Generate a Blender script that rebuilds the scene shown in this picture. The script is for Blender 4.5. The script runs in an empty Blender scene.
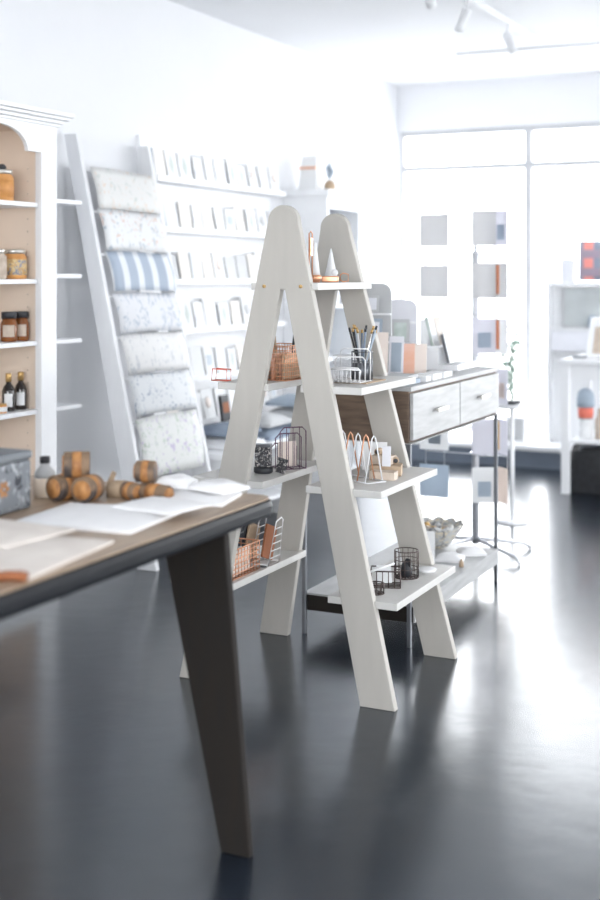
import bpy, math, random
from mathutils import Vector, Matrix, Euler
R = math.radians
PI = math.pi
random.seed(7)
sc = bpy.context.scene
COL = sc.collection

# ------------------------------------------------------------------ materials
def mat(name, col, rough=.6, metal=0, var=.06, scale=12, stretch=(1, 1, 1), bump=0, col2=None, trans=0, ramp=None, coat=0):
    m = bpy.data.materials.new(name); m.use_nodes = True
    nt = m.node_tree; N = nt.nodes; L = nt.links
    b = N['Principled BSDF']
    b.inputs['Roughness'].default_value = rough; b.inputs['Metallic'].default_value = metal
    if trans: b.inputs['Transmission Weight'].default_value = trans
    if coat: b.inputs['Coat Weight'].default_value = coat
    tc = N.new('ShaderNodeTexCoord'); mp = N.new('ShaderNodeMapping'); mp.inputs['Scale'].default_value = stretch
    L.new(tc.outputs['Object'], mp.inputs['Vector'])
    no = N.new('ShaderNodeTexNoise'); no.inputs['Scale'].default_value = scale; no.inputs['Detail'].default_value = 4
    L.new(mp.outputs[0], no.inputs['Vector'])
    cr = N.new('ShaderNodeValToRGB')
    c2 = col2 or tuple(max(0, c * (1 - 2 * var)) for c in col)
    cr.color_ramp.elements[0].position = .3; cr.color_ramp.elements[1].position = .7
    if ramp: cr.color_ramp.elements[0].position, cr.color_ramp.elements[1].position = ramp
    cr.color_ramp.elements[0].color = (*c2, 1); cr.color_ramp.elements[1].color = (*col, 1)
    L.new(no.outputs['Fac'], cr.inputs['Fac']); L.new(cr.outputs['Color'], b.inputs['Base Color'])
    if bump:
        bp = N.new('ShaderNodeBump'); bp.inputs['Strength'].default_value = bump; bp.inputs['Distance'].default_value = .004
        L.new(no.outputs['Fac'], bp.inputs['Height']); L.new(bp.outputs[0], b.inputs['Normal'])
    return m

def pattern(name, base, inks, scale=40, thresh=.32, kind='dots', stretch=(1, 1, 1), rough=.7):
    """paper printed with scattered spots, sprigs, stripes or check"""
    m = bpy.data.materials.new(name); m.use_nodes = True
    nt = m.node_tree; N = nt.nodes; L = nt.links; b = N['Principled BSDF']; b.inputs['Roughness'].default_value = rough
    tc = N.new('ShaderNodeTexCoord'); mp = N.new('ShaderNodeMapping'); mp.inputs['Scale'].default_value = stretch
    L.new(tc.outputs['Object'], mp.inputs['Vector'])
    last = None
    for i, ink in enumerate(inks):
        cr = N.new('ShaderNodeValToRGB'); e = cr.color_ramp.elements
        if kind == 'dots':
            vo = N.new('ShaderNodeTexVoronoi'); vo.inputs['Scale'].default_value = scale * (1 + .37 * i)
            vo.inputs['Randomness'].default_value = .9
            L.new(mp.outputs[0], vo.inputs['Vector']); L.new(vo.outputs['Distance'], cr.inputs['Fac'])
            e[0].position = thresh * (.8 if i else 1); e[1].position = e[0].position + .06
            e[0].color = (1, 1, 1, 1); e[1].color = (0, 0, 0, 1)
        elif kind == 'sprig':
            no = N.new('ShaderNodeTexNoise'); no.inputs['Scale'].default_value = scale * (1 + .5 * i); no.inputs['Detail'].default_value = 3
            no.inputs['Distortion'].default_value = 1.5
            L.new(mp.outputs[0], no.inputs['Vector']); L.new(no.outputs['Fac'], cr.inputs['Fac'])
            e[0].position = 1 - thresh; e[1].position = 1 - thresh + .05
            e[0].color = (0, 0, 0, 1); e[1].color = (1, 1, 1, 1)
        else:
            wv = N.new('ShaderNodeTexWave'); wv.inputs['Scale'].default_value = scale; wv.wave_profile = 'SIN'
            wv.bands_direction = 'Y' if kind == 'stripe' else ('X' if i == 0 else 'Z')
            L.new(mp.outputs[0], wv.inputs['Vector']); L.new(wv.outputs['Fac'], cr.inputs['Fac'])
            e[0].position = thresh; e[1].position = thresh + .12
            e[0].color = (0, 0, 0, 1); e[1].color = (1, 1, 1, 1)
        mx = N.new('ShaderNodeMix'); mx.data_type = 'RGBA'
        L.new(cr.outputs['Color'], mx.inputs[0])
        if last is None: mx.inputs[6].default_value = (*base, 1)
        else: L.new(last, mx.inputs[6])
        mx.inputs[7].default_value = (*ink, 1)
        last = mx.outputs[2]
    L.new(last, b.inputs['Base Color'])
    return m

M = {}
M['wall'] = mat('wall_paint', (.78, .79, .815), .85, var=.01, scale=3)
M['ceil'] = mat('ceiling_paint', (.78, .79, .815), .9, var=.01, scale=2)
M['white'] = mat('white_paint', (.88, .89, .91), .5, var=.015, scale=8)
M['frame'] = mat('window_frame_paint', (.50, .51, .53), .5, var=.01)
M['ladder'] = mat('whitewashed_board', (.475, .455, .42), .6, var=.025, scale=30, stretch=(1, 1, .15), bump=.05)
M['shelfw'] = mat('shelf_board', (.62, .61, .59), .5, var=.03, scale=25, stretch=(.2, 1, 1))
M['rackw'] = mat('rack_leg_paint', (.80, .81, .83), .6, var=.03, scale=20, stretch=(1, 1, .2))
M['cream'] = mat('warm_lit_interior', (.80, .67, .56), .7, var=.02, scale=10)  # warm bulb light and shade inside the cabinet put into the colour
M['oak'] = mat('brown_oak', (.165, .113, .078), .6, col2=(.085, .056, .040), scale=9, stretch=(1, 1, 7), bump=.1)
M['wash'] = mat('washed_oak', (.46, .465, .47), .5, col2=(.36, .365, .37), scale=6, stretch=(3, 1, 8))
M['darkw'] = mat('dark_table_wood', (.021, .017, .014), .75, col2=(.018, .016, .015), scale=8, stretch=(6, 6, .8), bump=.1)
M['topw'] = mat('table_top_wood', (.42, .31, .21), .4, col2=(.28, .20, .14), scale=9, stretch=(6, .7, 1), bump=.05)
M['edge'] = mat('table_edge', (.014, .016, .020), .35, col2=(.009, .010, .013), scale=8, stretch=(6, .7, 1))
M['edge'].node_tree.nodes['Principled BSDF'].inputs['Specular IOR Level'].default_value = .12
M['darkw'].node_tree.nodes['Principled BSDF'].inputs['Specular IOR Level'].default_value = .2
M['steel'] = mat('grey_steel', (.20, .21, .23), .35, .8, var=.05)
M['chrome'] = mat('pale_metal', (.80, .82, .86), .3, .6, var=.03)
M['copper'] = mat('copper_wire', (.78, .40, .24), .3, .7, var=.08)
M['gold'] = mat('brass_cap', (.62, .40, .16), .35, .6, var=.08)
M['blackwire'] = mat('bronze_wire', (.10, .075, .07), .4, .6, var=.1)
M['purple'] = mat('dark_plum_wire', (.13, .06, .11), .4, .4, var=.1)
M['whitewire'] = mat('white_wire', (.82, .82, .83), .4, var=.02)
M['paper'] = mat('white_paper', (.80, .81, .82), .8, var=.015, scale=20)
M['cloth'] = mat('white_cloth', (.84, .84, .85), .9, var=.03, scale=18, bump=.4)
M['beigec'] = mat('cream_cloth', (.74, .69, .64), .9, col2=(.64, .585, .54), scale=14, bump=.4)
M['grey'] = mat('grey_card', (.52, .53, .54), .8, var=.03)
M['bluegrey'] = mat('blue_grey_card', (.38, .45, .53), .8, var=.05)
M['dark'] = mat('charcoal', (.035, .038, .045), .5, var=.15)
M['black'] = mat('black_fabric', (.022, .024, .028), .7, var=.3, scale=25, bump=.5)
M['plinth'] = mat('plinth_paint', (.15, .18, .23), .6, var=.05)
M['amber'] = mat('amber_honey', (.27, .085, .018), .15, var=.2, coat=.5)
M['orange'] = mat('orange_label', (.72, .36, .12), .5, col2=(.56, .25, .08), scale=30)
M['floral'] = pattern('floral_label', (.62, .40, .19), [(.30, .31, .38), (.72, .56, .3)], 38, .5, 'sprig')
M['bottle'] = mat('dark_bottle_glass', (.028, .02, .018), .1, var=.1, coat=.5)
M['tan'] = mat('tan_label', (.62, .53, .45), .7, col2=(.50, .41, .33), scale=40)
M['kraft'] = mat('kraft_wood', (.50, .38, .27), .8, col2=(.38, .28, .19), scale=25)
M['silver'] = mat('silver_lid', (.66, .64, .60), .3, .7, var=.05)
M['bark'] = mat('roll_brown', (.06, .048, .045), .7, col2=(.20, .13, .08), scale=22, ramp=(.45, .6))
M['rollo'] = mat('roll_orange', (.50, .24, .08), .6, col2=(.22, .09, .03), scale=40)
M['rust'] = mat('rust_ribbon', (.30, .10, .035), .7, var=.1)
M['orng'] = mat('orange_print', (.85, .42, .25), .7, col2=(.88, .58, .48), scale=6, stretch=(1, 1, 2))
M['amberp'] = mat('amber_print', (.85, .55, .16), .7, var=.05)
M['pink'] = mat('peach_board', (.84, .74, .68), .8, var=.02)
M['redmark'] = mat('red_print', (.80, .20, .14), .7, var=.05)
M['lilac'] = mat('pale_lilac', (.76, .77, .82), .8, var=.03)
M['sage'] = mat('sage', (.40, .48, .44), .8, col2=(.60, .66, .64), scale=20)
M['leaf'] = mat('pale_leaf', (.36, .50, .42), .7, col2=(.55, .66, .6), scale=20)
M['darkblue'] = mat('blue_grey_fabric', (.30, .36, .44), .9, col2=(.18, .22, .29), scale=9)
M['tin'] = pattern('tin_print', (.165, .18, .20), [(.035, .04, .05), (.36, .38, .40)], 20, .43, 'sprig')
M['tinside'] = mat('tin_grey', (.17, .19, .21), .5, var=.1)
M['wax'] = mat('cream_wax', (.80, .68, .56), .5, var=.02)
M['plaid'] = pattern('buffalo_check', (.82, .30, .26), [(.26, .29, .36), (.34, .28, .34)], 2.3, .5, 'check')
M['mug'] = pattern('mug_print', (.045, .045, .052), [(.28, .29, .30), (.55, .52, .5)], 55, .44, 'sprig')
M['photo'] = mat('grey_picture', (.36, .38, .39), .6, col2=(.58, .62, .62), scale=3)
M['crys'] = pattern('woven_silver', (.52, .53, .53), [(.22, .22, .23), (.68, .60, .45)], 30, .45, 'sprig', rough=.35)
M['conc'] = mat('pavement', (.62, .62, .61), .9, var=.06, scale=3)
WP = [('W1', pattern('wrap_botanical', (0.67, 0.67, 0.66), [(0.54, 0.57, 0.55), (0.66, 0.55, 0.47)], 16, .40, 'sprig')),
      ('W2', pattern('wrap_floral', (0.69, 0.70, 0.71), [(0.42, 0.47, 0.52), (0.64, 0.50, 0.44)], 17, .41, 'sprig')),
      ('W3', pattern('wrap_stripe', (0.67, 0.70, 0.73), [(0.35, 0.41, 0.50)], 2.3, .28, 'stripe')),
      ('W4', pattern('wrap_blocks', (0.66, 0.67, 0.70), [(0.45, 0.50, 0.57)], 26, .44, 'sprig', stretch=(1, 1, .6))),
      ('W5', pattern('wrap_dash', (0.71, 0.71, 0.71), [(0.52, 0.54, 0.57)], 34, .42, 'sprig', stretch=(1, 1, .5))),
      ('W6', pattern('wrap_speck', (0.67, 0.69, 0.71), [(0.30, 0.35, 0.44)], 30, .40, 'sprig')),
      ('W7', pattern('wrap_sprig', (0.69, 0.70, 0.69), [(0.50, 0.45, 0.59), (0.47, 0.54, 0.47)], 18, .41, 'sprig'))]

def glass_mat():
    m = bpy.data.materials.new('window_glass'); m.use_nodes = True
    nt = m.node_tree; N = nt.nodes; L = nt.links; N.remove(N['Principled BSDF'])
    t = N.new('ShaderNodeBsdfTransparent'); g = N.new('ShaderNodeBsdfGlossy'); g.inputs['Roughness'].default_value = .02
    mx = N.new('ShaderNodeMixShader'); mx.inputs[0].default_value = .06
    L.new(t.outputs[0], mx.inputs[1]); L.new(g.outputs[0], mx.inputs[2]); L.new(mx.outputs[0], N['Material Output'].inputs['Surface'])
    return m
M['glass'] = glass_mat()
def thin_card(name, col):
    m = mat(name, col, .8, var=.02); nt = m.node_tree; N = nt.nodes; L = nt.links
    tr = N.new('ShaderNodeBsdfTranslucent'); tr.inputs['Color'].default_value = (*[c ** .6 for c in col], 1); mx = N.new('ShaderNodeMixShader'); mx.inputs[0].default_value = .5
    L.new(N['Principled BSDF'].outputs[0], mx.inputs[1]); L.new(tr.outputs[0], mx.inputs[2]); L.new(mx.outputs[0], N['Material Output'].inputs['Surface'])
    return m
for k_, c_ in (('grey', (.70, .70, .71)), ('paper', (.86, .87, .88)), ('bluegrey', (.50, .58, .67)), ('lilac', (.78, .78, .84)), ('pink', (.84, .74, .68)), ('orng', (.85, .42, .25)), ('amberp', (.85, .55, .16))):  # colours lightened to carry haze near the windows
    M['thin_' + k_] = thin_card('thin_' + k_ + '_card', c_)

def floor_mat():
    m = bpy.data.materials.new('polished_concrete'); m.use_nodes = True
    nt = m.node_tree; N = nt.nodes; L = nt.links; b = N['Principled BSDF']
    tc = N.new('ShaderNodeTexCoord')
    n1 = N.new('ShaderNodeTexNoise'); n1.inputs['Scale'].default_value = 1.6; n1.inputs['Detail'].default_value = 8
    n2 = N.new('ShaderNodeTexNoise'); n2.inputs['Scale'].default_value = 9; n2.inputs['Detail'].default_value = 6
    for n in (n1, n2): L.new(tc.outputs['Object'], n.inputs['Vector'])
    cr = N.new('ShaderNodeValToRGB'); cr.color_ramp.elements[0].position = .3; cr.color_ramp.elements[1].position = .75
    cr.color_ramp.elements[0].color = (.008, .012, .019, 1); cr.color_ramp.elements[1].color = (.020, .028, .040, 1)
    L.new(n1.outputs['Fac'], cr.inputs['Fac']); L.new(cr.outputs[0], b.inputs['Base Color'])
    mr = N.new('ShaderNodeMapRange'); mr.inputs[3].default_value = .19; mr.inputs[4].default_value = .29
    L.new(n2.outputs['Fac'], mr.inputs[0]); L.new(mr.outputs[0], b.inputs['Roughness'])
    bp = N.new('ShaderNodeBump'); bp.inputs['Strength'].default_value = .12; bp.inputs['Distance'].default_value = .01
    L.new(n2.outputs['Fac'], bp.inputs['Height']); L.new(bp.outputs[0], b.inputs['Normal'])
    b.inputs['IOR'].default_value = 1.5; b.inputs['Specular Tint'].default_value = (.84, .92, 1, 1); b.inputs['Coat Weight'].default_value = .28; b.inputs['Coat Roughness'].default_value = .16
    return m
M['floor'] = floor_mat()

# ------------------------------------------------------------------ mesh helpers
class MB:
    def __init__(s): s.v = []; s.f = []; s.m = []; s.k = 0; s.sm = []
    def _add(s, vs, fs, mi, smooth=False):
        o = len(s.v); s.v += [tuple(v) for v in vs]; s.f += [tuple(i + o for i in f) for f in fs]
        s.m += [mi] * len(fs); s.sm += [smooth] * len(fs); return s
    def box(s, a, b, mi=0):
        x0, y0, z0 = a; x1, y1, z1 = b
        return s._add([(x0, y0, z0), (x1, y0, z0), (x1, y1, z0), (x0, y1, z0), (x0, y0, z1), (x1, y0, z1), (x1, y1, z1), (x0, y1, z1)],
                      [(0, 3, 2, 1), (4, 5, 6, 7), (0, 1, 5, 4), (1, 2, 6, 5), (2, 3, 7, 6), (3, 0, 4, 7)], mi)
    def obox(s, c, d, rot=(0, 0, 0), mi=0):
        Rm = Euler(rot).to_matrix(); c = Vector(c)
        vs = [c + Rm @ Vector((sx * d[0] / 2, sy * d[1] / 2, sz * d[2] / 2)) for sx, sy, sz in
              ((-1, -1, -1), (1, -1, -1), (1, 1, -1), (-1, 1, -1), (-1, -1, 1), (1, -1, 1), (1, 1, 1), (-1, 1, 1))]
        return s._add(vs, [(0, 3, 2, 1), (4, 5, 6, 7), (0, 1, 5, 4), (1, 2, 6, 5), (2, 3, 7, 6), (3, 0, 4, 7)], mi)
    def hexa(s, bot, top, mi=0):           # four bottom corners, four top corners
        return s._add(list(bot) + list(top), [(0, 3, 2, 1), (4, 5, 6, 7), (0, 1, 5, 4), (1, 2, 6, 5), (2, 3, 7, 6), (3, 0, 4, 7)], mi)
    def tube(s, pts, r, n=6, closed=False, mi=0):
        P = [Vector(p) for p in pts]; k = len(P); rings = []
        for i, p in enumerate(P):
            a = P[i - 1] if (i or closed) else p; c = P[(i + 1) % k] if (i < k - 1 or closed) else p
            d = (c - a).normalized() if (c - a).length > 1e-9 else Vector((0, 0, 1))
            u = d.cross(Vector((0, 0, 1)))
            if u.length < .2: u = d.cross(Vector((0, 1, 0)))
            u.normalize(); w = d.cross(u).normalized()
            rings.append([p + (u * math.cos(2 * PI * j / n) + w * math.sin(2 * PI * j / n)) * r for j in range(n)])
        vs = [q for rg in rings for q in rg]; fs = []
        for i in range(k if closed else k - 1):
            for j in range(n):
                a, b = i * n + j, i * n + (j + 1) % n; c, d = ((i + 1) % k) * n + (j + 1) % n, ((i + 1) % k) * n + j
                fs.append((a, b, c, d))
        if not closed: fs += [tuple(range(n))[::-1], tuple((k - 1) * n + j for j in range(n))]
        return s._add(vs, fs, mi, True)
    def lathe(s, prof, c=(0, 0, 0), n=20, mi=0, axis='z'):
        vs = []; fs = []
        for r, z in prof:
            for j in range(n):
                a = 2 * PI * j / n; q = (r * math.cos(a), r * math.sin(a), z)
                if axis == 'y': q = (q[0], q[2], q[1])
                if axis == 'x': q = (q[2], q[0], q[1])
                vs.append((c[0] + q[0], c[1] + q[1], c[2] + q[2]))
        for i in range(len(prof) - 1):
            for j in range(n): fs.append((i * n + j, i * n + (j + 1) % n, (i + 1) * n + (j + 1) % n, (i + 1) * n + j))
        if prof[0][0] > 1e-5: fs.append(tuple(range(n))[::-1])
        if prof[-1][0] > 1e-5: fs.append(tuple((len(prof) - 1) * n + j for j in range(n)))
        return s._add(vs, fs, mi, True)
    def prism(s, poly, y0, y1, mi=0, plane='xz'):
        k = len(poly)
        def pt(p, t): return (p[0], t, p[1]) if plane == 'xz' else ((t, p[0], p[1]) if plane == 'yz' else (p[0], p[1], t))
        vs = [pt(p, y0) for p in poly] + [pt(p, y1) for p in poly]
        fs = [tuple(range(k)), tuple(range(2 * k - 1, k - 1, -1))] + [(i, i + k, (i + 1) % k + k, (i + 1) % k) for i in range(k)]
        return s._add(vs, fs, mi)
    def grid(s, fn, nu, nv, th=0, mi=0):
        vs = [fn(i / nu, j / nv) for j in range(nv + 1) for i in range(nu + 1)]; w = nu + 1
        fs = [(j * w + i, j * w + i + 1, (j + 1) * w + i + 1, (j + 1) * w + i) for j in range(nv) for i in range(nu)]
        return s._add(vs, fs, mi, True)
    def build(s, name, mats, parent=None, bevel=0, world=False, solid=0, kind=None):
        me = bpy.data.meshes.new(name); me.from_pydata(s.v, [], s.f)
        if not isinstance(mats, (list, tuple)): mats = [mats]
        for m in mats: me.materials.append(M[m] if isinstance(m, str) else m)
        for p, mi, sm in zip(me.polygons, s.m, s.sm): p.material_index = mi; p.use_smooth = sm
        import bmesh
        bm = bmesh.new(); bm.from_mesh(me); bmesh.ops.recalc_face_normals(bm, faces=bm.faces); bm.to_mesh(me); bm.free()
        o = bpy.data.objects.new(name, me); COL.objects.link(o)
        if parent is not None:
            o.parent = parent
            if world: o.matrix_parent_inverse = (Matrix.Translation(parent.location) @ parent.rotation_euler.to_matrix().to_4x4()).inverted()
        if bevel:
            bv = o.modifiers.new('bevel', 'BEVEL'); bv.width = bevel; bv.segments = 2; bv.limit_method = 'ANGLE'; bv.angle_limit = R(50)
        if solid:
            sd = o.modifiers.new('solid', 'SOLIDIFY'); sd.thickness = solid
        if kind: o['kind'] = kind
        return o

def tag(o, label, cat, group=None):
    o['label'] = label; o['category'] = cat
    if group: o['group'] = group
    return o
def thing(name, label, cat, loc=(0, 0, 0), rz=0, group=None):
    o = bpy.data.objects.new(name, None); COL.objects.link(o); o.empty_display_size = .05
    o.location = loc; o.rotation_euler = (0, 0, rz)
    return tag(o, label, cat, group)
def solo(mb, name, mats, label, cat, loc=(0, 0, 0), rz=0, group=None, bevel=0, solid=0):
    o = mb.build(name, mats, bevel=bevel, solid=solid); o.location = loc; o.rotation_euler = (0, 0, rz)
    return tag(o, label, cat, group)
def struct(name, mb, m, bevel=0, parent=None):
    o = mb.build(name, m, parent, bevel=bevel)
    if parent is None: o['kind'] = 'structure'
    return o
def copy_tree(o, parent=None):
    c = o.copy(); COL.objects.link(c)
    if parent is not None: c.parent = parent
    for ch in list(o.children): copy_tree(ch, c)
    return c

# ------------------------------------------------------------------ the room
XL, YW, ZC = -3.726, 9.61, 2.95
XR, YB = 3.2, -2.2
struct('floor', MB().box((XL, YB, -.1), (XR, YW, 0)), 'floor')
struct('ceiling', MB().box((XL, YB, ZC), (XR, YW, ZC + .1)), 'ceil')
struct('wall_left', MB().box((XL - .12, YB, 0), (XL, YW + .12, ZC)), 'wall')
# window wall: header, corner pier, plinth below
w = MB(); w.box((XL, YW, 2.575), (XR, YW + .14, ZC)); w.box((XL, YW, 0), (XR, YW + .14, .16)); w.box((2.95, YW, .16), (XR, YW + .14, 2.575)); w.box((XL, YW, .16), (XL + .02, YW + .14, 2.575))
struct('wall_back', w, 'wall')
# wall behind the camera, its opening added for frontal fill, and the right-hand wall with two openings
w = MB(); w.box((XL, YB - .12, 0), (-2.6, YB, ZC)); w.box((2.5, YB - .12, 0), (XR, YB, ZC)); w.box((-2.6, YB - .12, 2.65), (2.5, YB, ZC)); w.box((-2.6, YB - .12, 0), (2.5, YB, .5))
struct('wall_front', w, 'wall')
w = MB(); w.box((XR, YB, 2.5), (XR + .12, YW, ZC)); w.box((XR, YB, 0), (XR + .12, YW, .3))
for a, b in ((YB, 1.6), (3.8, 5.2), (7.4, YW)): w.box((XR, a, .3), (XR + .12, b, 2.5))
struct('wall_right', w, 'wall')
# windows on the window wall
xs = [-3.706, -2.635, -1.55, -.43, .69, 1.82, 2.95]
for i in range(6):
    f = MB(); x0, x1 = xs[i], xs[i + 1]; t = .028
    f.box((x0, YW + .02, .16), (x0 + t, YW + .09, 2.575)); f.box((x1 - t, YW + .02, .16), (x1, YW + .09, 2.575))
    f.box((x0 + t, YW + .02, .16), (x1 - t, YW + .09, .20)); f.box((x0 + t, YW + .02, 2.535), (x1 - t, YW + .09, 2.575))
    f.box((x0 + t, YW + .02, 2.245), (x1 - t, YW + .09, 2.29))
    o = struct('window_%d' % (i + 1), f, 'frame')
    MB().box((x0 + t, YW + .05, .20), (x1 - t, YW + .056, 2.535)).build('window_pane', 'glass', o)
for i, (a, b) in enumerate(((1.6, 3.8), (5.2, 7.4))):
    f = MB(); t = .04; X0, X1 = XR + .03, XR + .09; mid = (a + b) / 2
    for p, q in ((a, a + t), (mid - t / 2, mid + t / 2), (b - t, b)): f.box((X0, p, .3), (X1, q, 2.5))
    f.box((X0, a, .3), (X1, b, .34)); f.box((X0, a, 2.46), (X1, b, 2.5)); f.box((X0, a, 2.16), (X1, b, 2.2))
    struct('window_%d' % (7 + i), f, 'frame')
f = MB(); f.box((-2.6, YB - .09, .5), (2.5, YB - .03, .54)); f.box((-2.6, YB - .09, 2.61), (2.5, YB - .03, 2.65))
for q in (-2.6, -.92, .76, 2.46): f.box((q, YB - .09, .54), (q + .04, YB - .03, 2.61))
struct('window_9', f, 'frame')  # unseen window, added behind the camera to brighten camera-facing sides
# display platform under the window
o = struct('trim_1', MB().box((XL, 8.90, .0), (XR, YW, .125)), 'plinth')
struct('trim_2', MB().box((XL, 8.88, .125), (XR, YW, .16)), 'white', bevel=.004)
struct('trim_3', MB().tube([(-2.66, 7.95, 2.87), (3.15, 7.95, 2.87)], .012, 8), 'white')
w = MB().box((-14, YW + .15, -.2), (16, 26, -.1)); w.box((XR + .14, -14, -.2), (16, YW + .15, -.1)); w.box((-14, -14, -.2), (XR + .14, YB - .14, -.1))
struct('ground', w, 'conc')

# ------------------------------------------------------------------ ceiling track with spot heads
t = thing('track_light', 'white ceiling track with small spotlight heads near window wall', 'track light', (-2.15, 6.5, ZC))
MB().box((-.018, -1.7, -.022), (.018, 1.55, 0)).build('track', 'rackw', t)
for i, (y, a, m_) in enumerate(((-1.62, .5, 'sage'), (-1.1, -.3, 'rackw'), (-.55, .5, 'rackw'), (.1, -.4, 'rackw'), (.9, .6, 'rackw'))):
    h = MB(); h.tube([(0, y, -.02), (0, y, -.10)], .007, 8)
    o = h.build('stem', 'rackw', t)
    h = MB(); d = Vector((math.sin(a) * .6, -.25, -.75)).normalized(); p = Vector((0, y, -.10))
    h.tube([p - d * .01, p, p + d * .09, p + d * .12], .026, 14); h.build('spot_head', m_, t)

# ------------------------------------------------------------------ main A-frame ladder shelf
CX, Y0, Y1 = -1.86, 3.74, 4.345
HZ, RA, FO, FI = 1.578, .056, .402, .280
lad = thing('ladder_shelf', 'white A-frame ladder shelf with rounded tops standing on dark floor', 'shelf', (CX, 4.04, 0))
def aframe():
    pts = [(-FO, 0)]
    sl = (FO - RA) / HZ
    a0 = math.atan(sl)
    for i in range(17):
        a = PI - a0 - (PI - 2 * a0) * i / 16 if False else (PI + 0 - (PI) * i / 16)
        pts.append((RA * math.cos(a), HZ + RA * math.sin(a)))
    pts += [(FO, 0), (FI, 0), (.008, 1.352), (-.008, 1.352), (-FI, 0)]
    return pts
fr = MB().prism(aframe(), 0, .03).build('end_frame', 'ladder', lad, bevel=.003); fr.location = (0, Y0 - 4.04, 0)
tl = math.atan(.19 / 1.634)
f2 = fr.copy(); COL.objects.link(f2); f2.parent = lad; f2.location = (0, Y1 - 4.04, 0); f2.rotation_euler = (tl, 0, 0)
for x in (-.068, .068):
    MB().lathe([(.001, -.004), (.006, -.004), (.006, .004), (.001, .004)], (x, Y0 - 4.04 - .001, 1.362), 10, axis='y').build('screw', 'gold', lad)
def yf(z): return Y1 - .116 * z
def shelf(x0, x1, z, lean=0):
    s = MB().box((x0, Y0 + .012, z - .024), (x1, yf(z) + .032, z)); s.build('shelf_board', 'shelfw', lad, bevel=.002, world=True)
shelf(CX - .125, CX + .125, 1.374)
TI = {2: (1.032, -1.80, -1.578), 3: (.70, -1.78, -1.51), 4: (.344, -1.70, -1.455)}
TL = {2: (1.032, -1.80, -1.605), 3: (.70, -1.78, -1.50), 4: (.344, -1.665, -1.415)}
for k, (z, a, b) in TI.items(): shelf(a, b, z)
for k, (z, a, b) in TL.items(): shelf(2 * CX - b, 2 * CX - a, z)
ZS = {1: 1.374, 2: 1.032, 3: .70, 4: .344}

# ------------------------------------------------------------------ console table with drawers
con = thing('console_table', 'brown wood console table with pale washed drawers and thin metal legs', 'console table', (-1.88, 4.95, 0))
ca, cb, cx0, cx1 = 4.40, 5.54, -2.11, -1.65
MB().box((cx0 + .005, ca + .005, .768), (cx1 - .012, cb - .005, .962)).build('body', 'oak', con, bevel=.002, world=True)
MB().box((cx0, ca, .9625), (cx1, cb, .98)).build('table_top', 'wash', con, bevel=.002, world=True)
MB().box((cx0, ca, .765), (cx1, cb, .7675)).build('base_rail', 'wash', con, world=True)
for a, b in ((ca + .015, 4.965), (4.975, cb - .015)):
    d = MB().box((cx1 - .0115, a, .778), (cx1 + .003, b, .954)).build('drawer', 'wash', con, bevel=.002, world=True)
    m = (a + b) / 2; h = MB()
    h.lathe([(.001, 0), (.004, 0), (.004, .022), (.001, .022)], (cx1 + .003, m - .035, .872), 8, axis='x')
    h.lathe([(.001, 0), (.004, 0), (.004, .022), (.001, .022)], (cx1 + .003, m + .035, .872), 8, axis='x')
    h.box((cx1 + .02, m - .06, .865), (cx1 + .03, m + .06, .88))
    h.build('handle', 'silver', d, bevel=.002).matrix_parent_inverse = Matrix.Translation((-con.location.x, -con.location.y, 0)).inverted() @ Matrix.Translation((-con.location.x, -con.location.y, 0))
for x in (cx0 + .012, cx1 - .012):
    for y in (ca + .012, cb - .012):
        MB().box((x - .008, y - .008, 0), (x + .008, y + .008, .7645)).build('leg', 'steel', con, bevel=.002, world=True)
MB().box((cx0 + .002, ca + .026, .088), (cx1 - .002, cb - .026, .149)).build('lower_shelf', ['darkw'], con, bevel=.003, world=True)
MB().box((cx0 + .001, ca + .026, .1495), (cx1 + .004, cb - .026, .156)).build('shelf_top', 'wash', con, world=True)
MB().box((cx1 - .0015, ca + .026, .09), (cx1 + .004, cb - .026, .149)).build('sunlit_front', 'wash', con, world=True)  # pale strip paints sunlight on the front of the dark shelf

# ------------------------------------------------------------------ foreground table
TZ = .84
tab = thing('display_table', 'dark wooden display table with wide tapered leg in the foreground', 'table', (-1.9, 2.0, 0))
TX0, TX1, TY0, TY1 = -2.50, -1.42, 1.0, 2.84
s = MB(); rr = .05
poly = [(TX0, TY0), (TX1, TY0)] + [(TX1 - rr + rr * math.cos(a), TY1 - rr + rr * math.sin(a)) for a in [PI / 2 * i / 6 for i in range(7)]] + [(TX0 + rr * math.cos(a) + rr, TY1 - rr + rr * math.sin(a)) for a in [PI / 2 + PI / 2 * i / 6 for i in range(7)]]
s.prism(poly, TZ - .052, TZ - .003, plane='xy'); s.build('table_slab', 'edge', tab, bevel=.016, world=True)
poly2 = [((x - (TX0 + TX1) / 2) * .985 + (TX0 + TX1) / 2, (y - (TY0 + TY1) / 2) * .99 + (TY0 + TY1) / 2) for x, y in poly]
MB().prism(poly2, TZ - .0035, TZ, plane='xy').build('top_veneer', 'topw', tab, world=True)
def tleg(sx, sy):
    s = MB()
    cxm = (TX0 + TX1) / 2; 
    def X(v): return v if sx > 0 else 2 * cxm - v
    yb = 2.66 if sy > 0 else 1.15
    bot = [(X(-1.485), yb - .011, 0), (X(-1.405), yb - .011, 0), (X(-1.405), yb + .011, 0), (X(-1.485), yb + .011, 0)]
    top = [(X(-1.66), yb - .013, TZ - .0525), (X(-1.475), yb - .013, TZ - .0525), (X(-1.475), yb + .013, TZ - .0525), (X(-1.66), yb + .013, TZ - .0525)]
    s.hexa(bot, top); s.build('leg', 'darkw', tab, bevel=.004, world=True)
for sx in (1, -1):
    for sy in (1, -1): tleg(sx, sy)

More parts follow.
